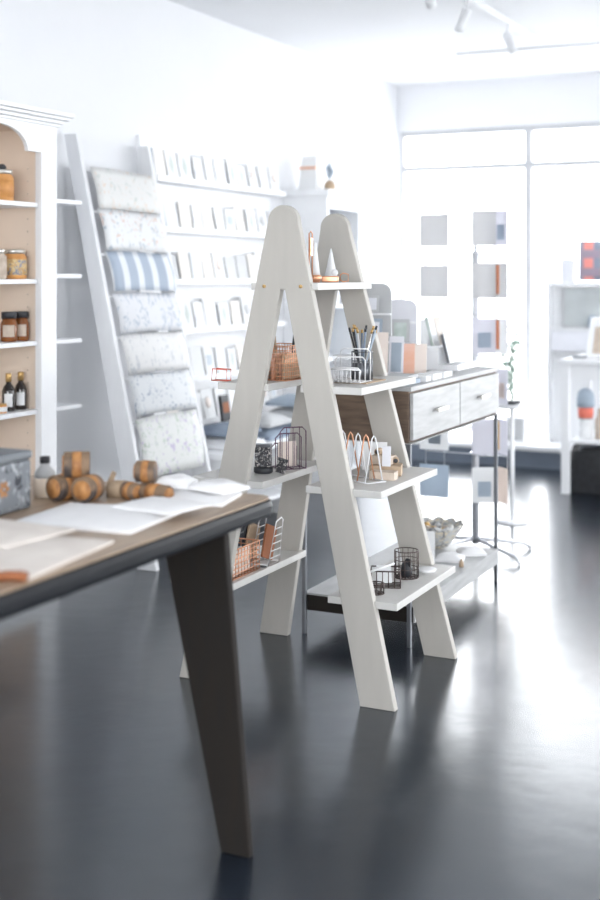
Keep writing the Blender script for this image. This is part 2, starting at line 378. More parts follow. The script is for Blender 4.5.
# things on the foreground table  (z = TZ)
t = thing('patterned_tin', 'square grey tin box printed with dark leaves and orange flower', 'tin', (-2.01, 2.30, TZ), R(2))
MB().box((-.13, -.13, 0), (.13, .13, .118)).build('tin_body', 'tin', t, bevel=.008)
MB().box((-.133, -.133, .118), (.133, .133, .14)).build('tin_lid', 'tinside', t, bevel=.008)
s = MB()
for i in range(6):
    a = i * PI / 3; s.obox((.1305, .02 + .012 * math.cos(a), .06 + .012 * math.sin(a)), (.001, .014, .010), (a, 0, 0))
s.build('flower_print', 'rollo', t)
t = thing('candle_jar', 'small clear bottle of cream wax with dark cap beside grey tin', 'jar', (-1.945, 2.565, TZ))
MB().lathe([(.024, 0), (.028, .006), (.028, .045), (.026, .05)], n=24).build('wax_fill', 'wax', t)
MB().lathe([(.0265, .05), (.0265, .062), (.012, .078), (.010, .088)], n=24).build('glass_neck', 'grey', t)
MB().lathe([(.013, .086), (.013, .102), (.001, .104)], n=16).build('cap', 'dark', t)

def roll(loc, rz, label, r=.032, l=.064, m2='rollo'):
    t = thing('ribbon_roll', label, 'ribbon roll', loc, rz, 'wrapped rolls at the table end')
    MB().lathe([(.001, -l / 2), (r, -l / 2), (r, l / 2), (.001, l / 2)], (0, 0, r), 24, axis='y').build('wrap', 'bark', t, bevel=.003)
    MB().lathe([(r * .72, -l * .5 - .004), (r * .74, -l / 2 + .001)], (0, 0, r), 20, axis='y').build('roll_end', m2, t)
    MB().lathe([(r + .0008, -l * .18), (r + .0012, 0), (r + .0008, l * .18)], (0, 0, r), 24, axis='y').build('band', m2, t)
    return t
roll((-1.880, 2.555, TZ), R(-12), 'brown ribbon roll with orange band, lower left of the stack of three')
roll((-1.812, 2.563, TZ), R(8), 'brown ribbon roll with orange end, lower right of the stack of three')
roll((-1.845, 2.562, TZ + .057), R(-55), 'brown ribbon roll with orange band, topmost of the stack of three')
t = roll((-1.66, 2.63, TZ), R(80), 'orange banded ribbon roll lying sideways on right under a smaller one', .022, .09)
t = roll((-1.705, 2.66, TZ + .040), R(-70), 'orange wrapped ribbon roll perched on top of two lying rolls', .027, .05)
t = roll((-1.725, 2.625, TZ), R(70), 'pale orange ribbon roll lying under the perched roll on left', .022, .05)
s = MB(); s.lathe([(.001, 0), (.03, 0), (.034, .02), (.028, .034), (.001, .036)], n=18); s.obox((-.02, 0, .04), (.012, .03, .035), (.2, .4, .3))
solo(s, 'twine_bundle', 'kraft', 'small brown twine bundle between the two stacks of ribbon rolls', 'twine', (-1.79, 2.665, TZ), .3)

def pillow(mb, c, w, d, h, rz=0, seed=0, mi=0):
    rnd = random.Random(seed); ph = [rnd.random() * 6 for _ in range(4)]; n = 12
    ca, sa = math.cos(rz), math.sin(rz)
    for top in (1, 0):
        def fn(u, v):
            x = (u - .5) * w; y = (v - .5) * d
            e = (1 - abs(2 * u - 1) ** 4) * (1 - abs(2 * v - 1) ** 4)
            z = (h * .35 + h * .65 * e + h * .10 * math.sin(u * 9 + ph[0]) * math.sin(v * 7 + ph[1]) * e) if top else h * .05 * (1 - e)
            return (c[0] + x * ca - y * sa, c[1] + x * sa + y * ca, c[2] + z)
        mb.grid(fn, n, n, mi=mi)
    k = []
    for i in range(n): k.append(((i / n - .5) * w, -d / 2))
    for i in range(n): k.append((w / 2, (i / n - .5) * d))
    for i in range(n): k.append((w / 2 - i / n * w, d / 2))
    for i in range(n): k.append((-w / 2, d / 2 - i / n * d))
    vs = []
    for (x, y) in k: vs += [(c[0] + x * ca - y * sa, c[1] + x * sa + y * ca, c[2]), (c[0] + x * ca - y * sa, c[1] + x * sa + y * ca, c[2] + h * .35)]
    m = len(k); mb._add(vs, [(2 * i, 2 * ((i + 1) % m), 2 * ((i + 1) % m) + 1, 2 * i + 1) for i in range(m)], mi, True)
    return mb
G = 'white soft packets at the table end'
for i, (x, y, dz, w_, d_, h_, rz, lb) in enumerate((
        (-1.59, 2.70, 0, .20, .17, .022, .2, 'white tissue packet under others at the far table corner'),
        (-1.53, 2.72, .026, .12, .10, .022, -.25, 'white tissue packet on top, right of the far table corner pile'),
        (-1.66, 2.72, .026, .10, .10, .026, .3, 'white tissue packet on top, left of the far table corner pile'))):
    solo(pillow(MB(), (0, 0, 0), w_, d_, h_, 0, i), 'tissue_packet', 'cloth', lb, 'packet', (x, y, TZ + dz), rz, G)
for i, (x, y, dz, w_, d_, h_, rz, lb, m_) in enumerate((
        (-1.66, 2.39, 0, .30, .26, .018, .1, 'white cloth napkin lying flat in the middle of the dark table', 'cloth'),
        (-1.56, 2.50, .018, .18, .15, .012, -.15, 'small white napkin lying over the corner of the larger white one', 'cloth'),
        (-1.62, 2.00, 0, .32, .34, .016, .12, 'cream cloth napkin lying flat near the table front edge', 'beigec'),
        (-1.70, 2.10, .016, .22, .2, .012, -.1, 'folded cream napkin on top of the larger cream cloth', 'beigec'))):
    solo(pillow(MB(), (0, 0, 0), w_, d_, h_, 0, i + 9), 'cloth_napkin', m_, lb, 'napkin', (x, y, TZ + dz), rz)
s = MB(); s.tube([(-.03, 0, .009), (0, .004, .010), (.03, -.003, .009)], .009, 10); s.tube([(-.02, .012, .008), (.02, .016, .008)], .008, 10)
solo(s, 'ribbon_knot', 'rust', 'small rust brown ribbon knot lying at the lower left table edge', 'ribbon', (-1.465, 1.83, TZ), .5)

# ------------------------------------------------------------------ cabinet on the left wall
cab = thing('display_cabinet', 'tall white cabinet with arched opening, cornice and open shelves of jars', 'cabinet', (-3.53, 3.9, 0))
KX0, KX1, KY0, KY1 = -3.722, -3.348, 3.25, 4.50
s = MB(); s.box((KX0, KY0, 0), (KX1 - .02, KY0 + .02, 2.05)); s.box((KX0, 4.41, 0), (KX1 - .02, 4.43, 2.05)); s.box((KX0, KY0 + .02, 0), (KX0 + .015, 4.41, 2.05)); s.box((KX0 + .015, KY0 + .02, 2.035), (KX1 - .02, 4.41, 2.05))
s.build('carcass', 'cream', cab, world=True)
MB().box((KX0, 4.431, 0), (KX1 - .02, KY1, 2.05)).build('side_panel', 'white', cab, world=True)
s = MB(); s.box((KX1 - .0199, 4.392, 0), (KX1, KY1, 2.07)); s.build('face_stile', 'white', cab, bevel=.002, world=True)
s = MB(); s.box((KX1 - .0199, KY0, 0), (KX1, KY0 + .1, 2.07)); s.build('face_stile', 'white', cab, bevel=.002, world=True)
s = MB(); s.box((KX1 - .04, 4.400, 0), (KX1 - .021, 4.409, 1.95)); s.build('inner_bead', 'white', cab, world=True)
# arched valance
pts = [(KY0 + .1, 2.07), (KY0 + .1, 1.93), (KY0 + .19, 1.93)]
for i in range(9): pts.append((KY0 + .19 + .18 * (1 - math.cos(PI / 2 * i / 8)), 1.93 + .098 * math.sin(PI / 2 * i / 8)))
for i in range(9): pts.append((4.30 - .18 * (1 - math.cos(PI / 2 * (8 - i) / 8)), 1.93 + .098 * math.sin(PI / 2 * (8 - i) / 8)))
pts += [(4.3919, 1.93), (4.3919, 2.07)]
MB().prism(pts, KX1 - .0198, KX1 - .001, plane='yz').build('valance', 'white', cab, bevel=.001, world=True)
s = MB()
for k, (o_, z0, z1) in enumerate(((.012, 2.05, 2.062), (.024, 2.063, 2.078), (.043, 2.079, 2.092), (.056, 2.093, 2.111))): s.box((KX0, KY0 - o_, z0), (KX1 + o_, KY1 + o_, z1))
s.build('cornice', 'white', cab, bevel=.003, world=True)
KS = [1.713, 1.382, 1.114, .817, .48]
for z in KS: MB().box((KX0 + .016, KY0 + .021, z - .02), (KX1 - .022, 4.4095, z)).build('shelf_board', 'white', cab, bevel=.002, world=True)
s = MB()
for z in [.6 + .055 * i for i in range(24)]:
    for x in (-3.435, -3.63): s.lathe([(.001, -.002), (.004, -.002), (.001, -.0025)], (x, 4.4098, z), 8, axis='y')
s.build('peg_holes', 'tan', cab, world=True)
MB().box((KX0, KY0, .0), (KX1 + .01, KY1 + .005, .09)).build('plinth', 'white', cab, world=True)

def jar(loc, r, h, label, fill, lab, lid, group):
    t = thing('honey_jar', label, 'jar', loc, 0, group)
    MB().lathe([(r * .9, 0), (r, .006), (r, h * .76), (r * .82, h * .84), (r * .82, h * .86)], n=28).build('glass_body', fill, t)
    MB().lathe([(r + .0008, h * .14), (r + .0008, h * .68)], n=28).build('paper_label', lab, t)
    MB().lathe([(r * .9, h * .86), (r * .9, h * .98), (r * .86, h), (.001, h)], n=28).build('lid', lid, t)
    return t
g = 'jars on the cabinet shelves'
jar((-3.456, 4.26, KS[0]), .050, .135, 'large jar with orange label and silver lid on the top cabinet shelf', 'orange', 'orange', 'silver', g)
s = MB(); s.lathe([(.001, .0), (.016, 0), (.02, .012), (.010, .024), (.001, .026)], n=14)
solo(s, 'small_ornament', 'dark', 'small dark knob ornament resting on the lid of the topmost jar', 'ornament', (-3.456, 4.26, KS[0] + .1355))
jar((-3.456, 4.344, KS[1]), .052, .127, 'wide candle jar with grey flowered label on the second cabinet shelf', 'orange', 'floral', 'silver', g)
jar((-3.456, 4.212, KS[1]), .050, .127, 'candle jar cut by the photo edge on the second cabinet shelf', 'tan', 'tan', 'silver', g)
for y, lb in ((4.293, 'squat amber honey jar with pale label and dark lid, left on third shelf'), (4.374, 'squat amber honey jar with pale label and dark lid, right on third shelf')):
    t = thing('honey_jar', lb, 'jar', (-3.445, y, KS[2]), 0, g)
    r = .0365
    MB().lathe([(r * .9, 0), (r, .006), (r, .078), (r * .8, .092), (r * .8, .1)], n=28).build('glass_body', 'amber', t)
    s = MB(); s.grid(lambda u, v: ((r + .001) * math.cos(R(-95 + 80 * u)), (r + .001) * math.sin(R(-95 + 80 * u)), .022 + .05 * v), 8, 1); s.build('paper_label', 'tan', t)
    MB().lathe([(r * .92, .1), (r * .92, .124), (r * .86, .128), (.001, .128)], n=24).build('lid', 'dark', t)
for y, lb in ((4.290, 'dark slim bottle with gold cap and pale label, left on fourth shelf'), (4.372, 'dark slim bottle with gold cap and pale label, right on fourth shelf')):
    t = thing('syrup_bottle', lb, 'bottle', (-3.445, y, KS[3]), 0, 'dark bottles on the fourth cabinet shelf')
    r = .0275
    MB().lathe([(r * .9, 0), (r, .005), (r, .085), (r * .8, .104), (.011, .118), (.010, .134)], n=24).build('glass_body', 'bottle', t)
    s = MB(); s.grid(lambda u, v: ((r + .001) * math.cos(R(-90 + 75 * u)), (r + .001) * math.sin(R(-90 + 75 * u)), .02 + .056 * v), 8, 1); s.build('paper_label', 'paper', t)
    MB().lathe([(.013, .126), (.013, .158), (.011, .162), (.001, .162)], n=18).build('cap', 'gold', t)
jar((-3.42, 4.215, KS[3]), .022, .04, 'tiny orange jar at the photo edge beside the dark bottles', 'orange', 'paper', 'gold', g)

# open shelf unit right of the cabinet
t = thing('wall_shelf_unit', 'narrow white open shelf unit between cabinet and leaning paper ladder', 'shelf', (-3.62, 4.70, 0))
s = MB(); s.box((-3.725, 4.57, 0), (-3.711, 4.87, 1.99)); s.build('back_panel', 'lilac', t, world=True)  # lilac carries the bluish shade behind the shelves in its colour
US = [1.75, 1.405, 1.103, .795, .48, .1]
for z in US: MB().box((-3.710, 4.568, z - .02), (-3.478, 4.87, z)).build('shelf_board', 'white', t, bevel=.003, world=True)
MB().box((-3.710, 4.568, 0), (-3.50, 4.575, .0795)).build('foot_panel', 'white', t, world=True)
for k, (z, h, lb) in enumerate(((1.75, .07, 'tiny blue lidded box on the topmost narrow white shelf'), (1.405, .11, 'white carton without lid on the second narrow white shelf'),
                               (.795, .125, 'white carton with dark lid on the fourth narrow white shelf'), (.48, .13, 'white carton with dark lid on the lowest narrow shelf beside cabinet'))):
    t = thing('small_carton', lb, 'box', (-3.553, 4.645, z), 0, 'cartons on the narrow shelves')
    MB().box((-.03, -.035, 0), (.03, .035, h)).build('box_body', 'bluegrey' if k == 0 else 'white', t, bevel=.002)
    if k != 1: MB().box((-.031, -.036, h), (.031, .036, h + .008)).build('lid', 'dark', t)

# ------------------------------------------------------------------ leaning wrapping-paper ladder
def LX(z): return -3.215 - .215 * z
t = thing('wrapping_paper_rack', 'pale leaning ladder rack holding rows of wrapping paper sheets', 'rack', (-3.45, 5.25, 0))
for y, m_ in ((5.02, 'leg'), (5.66, 'leg')):
    s = MB(); zt = 2.09
    s.hexa([(LX(0) - .055, y, 0), (LX(0) + .055, y, 0), (LX(0) + .055, y + .03, 0), (LX(0) - .055, y + .03, 0)],
           [(LX(zt) - .03, y, zt), (LX(zt) + .045, y, zt), (LX(zt) + .045, y + .03, zt), (LX(zt) - .03, y + .03, zt)])
    s.build('leg', 'rackw', t, bevel=.004, world=True)
rows = [(1.929, 1.708), (1.724, 1.503), (1.513, 1.303), (1.308, 1.098), (1.108, 0.898), (0.909, 0.698), (0.703, 0.396)]
desc = ['white wrapping paper with pale botanical sprigs, topmost on leaning rack', 'white wrapping paper with grey and peach flowers, second from top on rack',
        'wrapping paper with wide pale blue vertical stripes on leaning rack', 'pale blue blocky patterned wrapping paper just under the striped one',
        'white wrapping paper with fine grey dashes, third from bottom on rack', 'pale wrapping paper with dark blue specks, second from bottom on rack',
        'wrapping paper with lilac and green sprigs, lowest on leaning rack']
for (z1, z0), (k, m_), lb in zip(rows, WP, desc):
    z0 += .018
    MB().tube([(LX(z1) + .045, 5.051, z1 - .015), (LX(z1) + .045, 5.659, z1 - .015)], .007, 8).build('rail', 'rackw', t, world=True)
    s = MB()
    def fn(u, v):
        z = z1 + (z0 - z1) * v
        return (LX(z1) + .052 + .052 * v + .012 * math.sin(v * PI) + .003 * math.sin(u * 7 + z0 * 5), 5.07 + .57 * u, z + .004 * math.sin(u * 5))
    s.grid(fn, 10, 6)
    o = s.build('wrapping_paper', m_, solid=.003); tag(o, lb, 'wrapping paper', 'wrapping papers on the leaning rack')

# ------------------------------------------------------------------ card rack on the left wall
t = thing('card_rack', 'white wall mounted card rack with six ledges of greeting cards', 'card rack', (-3.68, 6.5, .38))
RY0, RY1 = 5.72, 7.27
MB().box((-3.725, RY0, .36), (-3.706, RY1, 2.16)).build('back_board', 'white', t, world=True)
LZ = [1.924, 1.648, 1.362, 1.087, 0.811, 0.56]
for z in LZ:
    d = MB().box((-3.705, RY0, z - .016), (-3.598, RY1, z)).build('ledge', 'white', t, bevel=.002, world=True)
    MB().box((-3.5975, RY0, z - .016), (-3.590, RY1, z + .016)).build('ledge_lip', 'white', t, world=True)
cardm = [('white', 'paper', None), ('white', 'paper', ('grey', 'a grey circle')), ('pale grey', 'grey', None), ('white', 'paper', ('bluegrey', 'a blue grey square')),
         ('white', 'paper', ('pink', 'a peach spot')), ('cream', 'beigec', None), ('white', 'paper', ('lilac', 'a lilac band')), ('white', 'paper', ('sage', 'a sage leaf'))]
ordn = ['leftmost', 'second from left', 'third from left', 'fourth from left', 'fifth from left', 'sixth from left', 'seventh from left', 'eighth from left', 'ninth from left', 'tenth from left', 'eleventh from left', 'twelfth from left']
rown = ['top', 'second', 'third', 'fourth', 'fifth', 'lowest']
rnd = random.Random(3)
forced = {(0, 0): 'dark', (1, 1): 'bluegrey', (2, 3): 'bluegrey', (4, 2): 'dark', (2, 9): 'grey', (1, 0): 'grey', (3, 4): 'grey'}
M['cgrey'] = mat('rack_card_grey', (.66, .67, .68), .8, var=.02); M['cbluegrey'] = mat('rack_card_blue', (.58, .64, .70), .8, var=.03); M['cpink'] = mat('rack_card_peach', (.84, .76, .71), .8, var=.02)  # paler copies of the card colours, window haze mixed in
M['csage'] = mat('rack_card_sage', (.62, .68, .65), .8, var=.03); M['cbeigec'] = mat('rack_card_cream', (.82, .79, .75), .8, var=.02); M['clilac'] = mat('rack_card_lilac', (.76, .76, .82), .8, var=.02); M['cpaper'] = M['paper']; M['cdark'] = M['bluegrey']
for ri, z in enumerate(LZ):
    y = RY0 + .03; ci = 0
    while y < RY1 - .12:
        w_ = rnd.uniform(.10, .135); h_ = rnd.uniform(.145, .18)
        cn, cm, mo = rnd.choice(cardm)
        f_ = forced.get((ri, ci))
        lean = R(-11 + rnd.uniform(-2, 2)); s = MB()
        # folded card: front leaf and back leaf opening away from the rack's viewer, standing on the ledge
        s.obox((0, w_ / 2, h_ / 2), (.003, w_, h_), (0, 0, 0))
        s.obox((-.012, w_ / 2 - .004, h_ / 2), (.002, w_ - .01, h_ - .004), (0, 0, R(7)), 2)
        if f_: s.box((-.022, -.006, .002), (.0018, -.0005, h_), 1)
        mats = [cm, f_ or 'paper', 'grey']
        if mo and not f_:
            mats[1] = mo[0]
            if 'circle' in mo[1] or 'spot' in mo[1]: s.lathe([(.001, 0), (w_ * .25, 0), (w_ * .25, .0015), (.001, .0015)], (.0016, w_ / 2, h_ * .55), 16, 1, axis='x')
            elif 'band' in mo[1]: s.box((.0016, .008, h_ * .3), (.003, w_ - .008, h_ * .5), 1)
            elif 'leaf' in mo[1]: s.prism([(w_ * .5, h_ * .2), (w_ * .68, h_ * .5), (w_ * .5, h_ * .85), (w_ * .32, h_ * .5)], .0016, .003, 1, 'yz')
            else: s.box((.0016, w_ * .25, h_ * .35), (.003, w_ * .75, h_ * .7), 1)
            lb = '%s greeting card with %s, %s on the %s card ledge' % (cn, mo[1], ordn[ci], rown[ri])
        elif f_: lb = '%s greeting card showing a dark spine, %s on the %s card ledge' % (cn, ordn[ci], rown[ri])
        else: lb = 'plain %s greeting card, %s on the %s card ledge' % (cn, ordn[ci], rown[ri])
        o = s.build('greeting_card', ['c' + q for q in mats]); o.location = (-3.622, y, z + .0035); o.rotation_euler = (0, lean, 0)
        tag(o, lb, 'greeting card', 'greeting cards on the wall rack'); y += w_ + rnd.uniform(.008, .03); ci += 1

# low bench with folded textiles under the card rack
t = thing('low_bench', 'low white bench under the wall card rack holding folded textiles', 'bench', (-3.5, 6.5, 0))
MB().box((-3.55, 5.75, .42), (-3.19, 7.45, .455)).build('bench_top', 'white', t, bevel=.003, world=True)
for y in (5.79, 6.58, 7.37): MB().box((-3.53, y, 0), (-3.21, y + .04, .4195)).build('side_panel', 'white', t, world=True)
MB().box((-3.54, 5.831, .03), (-3.531, 7.369, .419)).build('back_panel', 'white', t, world=True)
MB().box((-3.53, 5.831, .12), (-3.22, 6.579, .14)).build('inner_shelf', 'white', t, world=True)
tx = [((-3.37, 6.08, .4555), .30, .34, .06, 'white', 'folded white throw lying flat at the left end of the low bench'),
      ((-3.37, 6.08, .522), .28, .30, .055, 'darkblue', 'blue grey folded throw on top of the white one'),
      ((-3.37, 6.50, .4555), .28, .34, .065, 'darkblue', 'blue grey folded throw in the middle of the low bench'),
      ((-3.37, 6.50, .528), .26, .30, .06, 'grey', 'grey folded throw on top of the middle pile'),
      ((-3.37, 6.92, .4555), .28, .32, .065, 'darkblue', 'blue grey folded throw low in the right pile on the bench'),
      ((-3.37, 6.92, .528), .26, .30, .065, 'grey', 'pale grey folded throw in the middle of the right bench pile'),
      ((-3.37, 6.92, .602), .25, .26, .06, 'bluegrey', 'blue grey folded throw at the top of the right bench pile')]
for i, (c, w_, d_, h_, m_, lb) in enumerate(tx):
    solo(pillow(MB(), (0, 0, 0), w_, d_, h_, 0, 30 + i), 'folded_throw', m_, lb, 'throw', c, 0, 'folded throws on the low bench')
s = MB(); s.obox((0, 0, .075), (.02, .09, .15), (0, R(-8), 0)); s.obox((.0108, 0, .08), (.002, .07, .06), (0, R(-8), 0), 1)
solo(s, 'small_book', ['dark', 'rust'], 'small dark book with rust cover patch propped behind the folded throws', 'book', (-3.50, 6.29, .56), 0)
s = MB().box((-.03, -.14, 0), (.03, .14, .1)); solo(s, 'rust_box', 'rust', 'flat rust brown box on the right end of the low bench', 'box', (-3.40, 7.22, .4555), 0, bevel=.003)

# bookcase near the window corner
bk = thing('bookcase', 'white bookcase near the window corner with open front shelves', 'bookcase', (-3.56, 7.78, 0))
bx0, bx1, by0, by1 = -3.722, -3.40, 7.50, 8.06
s = MB(); s.box((bx0, by0, 0), (bx1, by0 + .03, 1.92)); s.box((bx0, by1 - .03, 0), (bx1, by1, 1.92)); s.box((bx0, by0 + .03, 0), (bx0 + .015, by1 - .03, 1.92)); s.build('carcass', 'white', bk, bevel=.003, world=True)
MB().box((bx0, by0 - .02, 1.9205), (bx1 + .02, by1 + .02, 1.965)).build('top_board', 'white', bk, bevel=.003, world=True)
s = MB(); s.box((bx1 - .018, by0 + .031, 1.84), (bx1, by1 - .031, 1.919)); s.build('top_rail', 'white', bk, world=True)
for z in (.08, .45, .85, 1.2, 1.55): MB().box((bx0 + .016, by0 + .0305, z - .02), (bx1 - .005, by1 - .0305, z)).build('shelf_board', 'white', bk, world=True)
s = MB().box((bx0 + .0155, by0 + .031, .08), (bx0 + .02, by1 - .031, 1.9)); s.build('back_shade', 'bluegrey', bk, world=True)  # blue-grey sheet paints the shade inside the open shelves
t = thing('gift_bag', 'white gift bag with copper band standing on the bookcase', 'gift bag', (-3.60, 7.66, 1.9655))
MB().hexa([(-.07, -.05, 0), (.07, -.05, 0), (.07, .05, 0), (-.07, .05, 0)], [(-.055, -.02, .24), (.055, -.02, .24), (.055, .02, .24), (-.055, .02, .24)]).build('bag_body', 'paper', t, bevel=.003)
s = MB().box((-.066, -.047, .15), (.066, .047, .163)); s.build('band', 'copper', t)
t = thing('grey_vase', 'small grey vase with dusty leaves beside the white gift bag', 'vase', (-3.455, 7.66, 1.9655))
MB().lathe([(.03, 0), (.042, .02), (.035, .05), (.02, .07)], n=20).build('vase_body', 'kraft', t)
s = MB()
for i in range(9):
    a = i * 2.4; r_ = .02 + .03 * (i % 3) / 2
    s.prism([(0, 0), (.016, .03), (0, .07), (-.016, .03)], -.001, .001)
    for q in range(len(s.v) - 8, len(s.v)):
        v = Vector(s.v[q]); v = Euler((R(20 + 8 * (i % 4)), 0, a)).to_matrix() @ v; s.v[q] = (v.x, v.y, v.z + .07 + .008 * i)
s.build('leaves', 'bluegrey', t)
for i, (y, z, h, lb) in enumerate(((7.65, 1.55, .2, 'white box standing alone on the upper open bookcase shelf'), (7.8, 1.2, .22, 'white box standing alone on the middle open bookcase shelf'))):
    solo(MB().box((-.09, -.06, 0), (.09, .06, h)), 'storage_box', 'lilac', lb, 'box', (-3.56, y, z + .0005), 0, bevel=.003)

# ------------------------------------------------------------------ wire things helper
def rod(mb, a, b, r=.0016): mb.tube([a, b], r, 5)
def rbasket(mb, w, d, h, nx, ny, nz, r=.0016, top=True):
    for k in range(nz + 1):
        z = h * k / nz + r; q = r * (1.5 if k == nz else 1)
        mb.tube([(-w / 2, -d / 2, z), (w / 2, -d / 2, z), (w / 2, d / 2, z), (-w / 2, d / 2, z)], q, 5, True)
    for i in range(nx + 1):
        x = -w / 2 + w * i / nx; mb.tube([(x, -d / 2, h), (x, -d / 2, r), (x, d / 2, r), (x, d / 2, h)], r, 5)
    for j in range(1, ny):
        y = -d / 2 + d * j / ny; mb.tube([(-w / 2, y, h), (-w / 2, y, r), (w / 2, y, r), (w / 2, y, h)], r, 5)
def cbasket(mb, R_, h, n, nz, r=.0016):
    for k in range(nz + 1):
        mb.tube([(R_ * math.cos(a), R_ * math.sin(a), r + (h - 2 * r) * k / nz) for a in [2 * PI * i / 20 for i in range(20)]], r * (1.4 if k in (0, nz) else 1), 5, True)
    for i in range(n):
        a = 2 * PI * i / n; rod(mb, (R_ * math.cos(a), R_ * math.sin(a), r), (R_ * math.cos(a), R_ * math.sin(a), h), r)
    for i in range(n // 2):
        a = 2 * PI * i / n; rod(mb, (R_ * math.cos(a), R_ * math.sin(a), r), (-R_ * math.cos(a), -R_ * math.sin(a), r), r)

# ---- top shelf of the ladder
z = ZS[1] + .0005
t = thing('tape_dispenser', 'copper tape dispenser with loop end on the top ladder shelf', 'tape dispenser', (-1.79, 4.01, z), R(20))
MB().box((-.045, -.014, 0), (.015, .014, .022)).build('dispenser_body', 'copper', t, bevel=.004)
MB().tube([(.03, 0, .002), (.048, 0, .004), (.048, 0, .028), (.03, 0, .032), (.02, 0, .026), (.02, 0, .008)], .0028, 6, True).build('loop', 'copper', t)
MB().lathe([(.001, -.008), (.012, -.008), (.012, .008), (.001, .008)], (.0, 0, .034), 16, axis='y').build('tape_roll', 'paper', t)
t = thing('paper_cone', 'white paper cone in copper cup on the top ladder shelf', 'paper cone', (-1.80, 3.865, z))
MB().tube([(.022 * math.cos(a), .022 * math.sin(a), .012) for a in [2 * PI * i / 16 for i in range(16)]], .002, 5, True).build('cup_ring', 'copper', t)
MB().lathe([(.018, 0), (.024, .016), (.022, .026)], n=16).build('cup', 'copper', t)
MB().lathe([(.021, .026), (.007, .135), (.001, .138)], n=4).build('cone', 'paper', t)
t = thing('paper_cone', 'white faceted paper cone standing behind the copper tape dispenser', 'paper cone', (-1.835, 4.08, z))
MB().lathe([(.028, 0), (.022, .03), (.002, .12)], n=5).build('cone', 'paper', t)
s = MB(); s.tube([(0, 0, .0025), (0, 0, .165), (0, .012, .172), (0, .024, .165), (0, .024, .0025)], .0025, 6, True); s.box((-.004, .003, .09), (.004, .021, .15))
solo(s, 'copper_clip', 'copper', 'upright copper clip frame on the top ladder shelf by front board', 'clip', (-1.785, 3.79, z), 0)

# ---- right second shelf: pen pot, wire organiser
z = ZS[2] + .0005
G2 = 'pencils in the wire pot'
s = MB(); s.box((-.06, -.09, 0), (.06, .09, .004)); solo(s, 'cork_mat', 'kraft', 'thin brown cork mat under the wire organiser on the ladder shelf', 'mat', (-1.68, 3.98, z), 0)
s = MB(); cbasket(s, .036, .10, 16, 3, .0012)
s.lathe([(.0345, .003), (.0345, .06)], n=24)
solo(s, 'pen_pot', 'steel', 'grey wire pen pot full of pencils on the right upper shelf', 'pen pot', (-1.675, 3.985, z + .0045))
rnd = random.Random(11)
pcol = ['dark', 'bluegrey', 'darkblue', 'grey', 'darkblue', 'silver', 'bluegrey', 'dark']
for i in range(15):
    a = rnd.uniform(0, 2 * PI); r0 = rnd.uniform(.002, .016); tilt = rnd.uniform(.12, .36); L_ = rnd.uniform(.17, .205)
    d = Vector((math.cos(a) * math.sin(tilt), math.sin(a) * math.sin(tilt), math.cos(tilt)))
    tp = thing('pencil', 'slim pencil standing tip up in the grey wire pen pot', 'pencil', (-1.675 - math.cos(a) * r0 * .4, 3.985 - math.sin(a) * r0 * .4, z + .008), 0, G2)
    k = .03 / max(math.sin(tilt) * .1, .01)
    MB().tube([(0, 0, 0), d * L_ * .93], .0034, 6).build('shaft', pcol[i % 8], tp)
    MB().tube([d * L_ * .93, d * L_], .0042, 6).build('tip', 'gold' if i % 3 else 'dark', tp)
t = thing('wire_organiser', 'white wire desk organiser with stepped dividers on the right upper shelf', 'organiser', (-1.685, 3.925, z + .0045))
s = MB()
for k, (y, h) in enumerate(((-.06, .05), (-.02, .085), (.025, .11))):
    s.tube([(-.055, y, .002), (-.055, y, h - .01), (-.045, y, h), (.045, y, h), (.055, y, h - .01), (.055, y, .002)], .0026, 6, True)
s.build('divider', 'whitewire', t)
s = MB(); 
for x in [-.055 + .0157 * i for i in range(8)]: s.tube([(x, -.07, .04), (x, -.07, .002), (x, .035, .002)], .0014, 5)
s.tube([(-.057, -.07, .045), (.057, -.07, .045)], .0026, 6); s.build('base_wires', 'whitewire', t)
s = MB(); rbasket(s, .07, .05, .085, 8, 5, 6, .0011)
solo(s, 'mesh_holder', 'rackw', 'square white mesh holder behind the stepped wire organiser', 'holder', (-1.755, 4.02, z))

# ---- left second shelf
s = MB(); s.tube([(-.03, 0, .002), (.03, 0, .002), (.03, 0, .04), (-.026, 0, .042)], .0022, 6, True); s.tube([(-.03, .03, .002), (.03, .03, .002), (.03, .03, .04), (-.026, .03, .042)], .0022, 6, True); rod(s, (-.03, 0, .002), (-.03, .03, .002)); rod(s, (.03, 0, .002), (.03, .03, .002))
o = solo(s, 'wire_stand', 'redmark', 'small red wire stand on the outer end of the left upper shelf', 'stand', (-2.125, 3.78, z), 0)
t = thing('copper_basket', 'copper mesh basket with pens on the left upper ladder shelf', 'basket', (-1.965, 3.95, z), R(-5))
s = MB(); rbasket(s, .12, .15, .12, 10, 12, 8, .0014); s.build('mesh', 'copper', t)
for i, (dx, dy, tx_, ty_, lb, m_) in enumerate(((.0, -.04, -.1, .05, 'brown pen', 'kraft'), (.03, 0, .08, .1, 'black marker', 'dark'), (.02, .03, .2, 0, 'dark short pen', 'dark'), (-.03, .02, -.15, 0, 'copper pen', 'copper'))):
    s = MB(); s.tube([(0, 0, .003), (tx_ * .14, ty_ * .14, .15 + .012 * (i == 1))], .005, 8); s.tube([(tx_ * .14, ty_ * .14, .15 + .012 * (i == 1)), (tx_ * .17, ty_ * .17, .172 + .012 * (i == 1))], .003, 6)
    solo(s, 'pen', m_, lb + ' standing in the copper basket on the left upper shelf', 'pen', (-1.965 + dx, 3.95 + dy, z + .003))
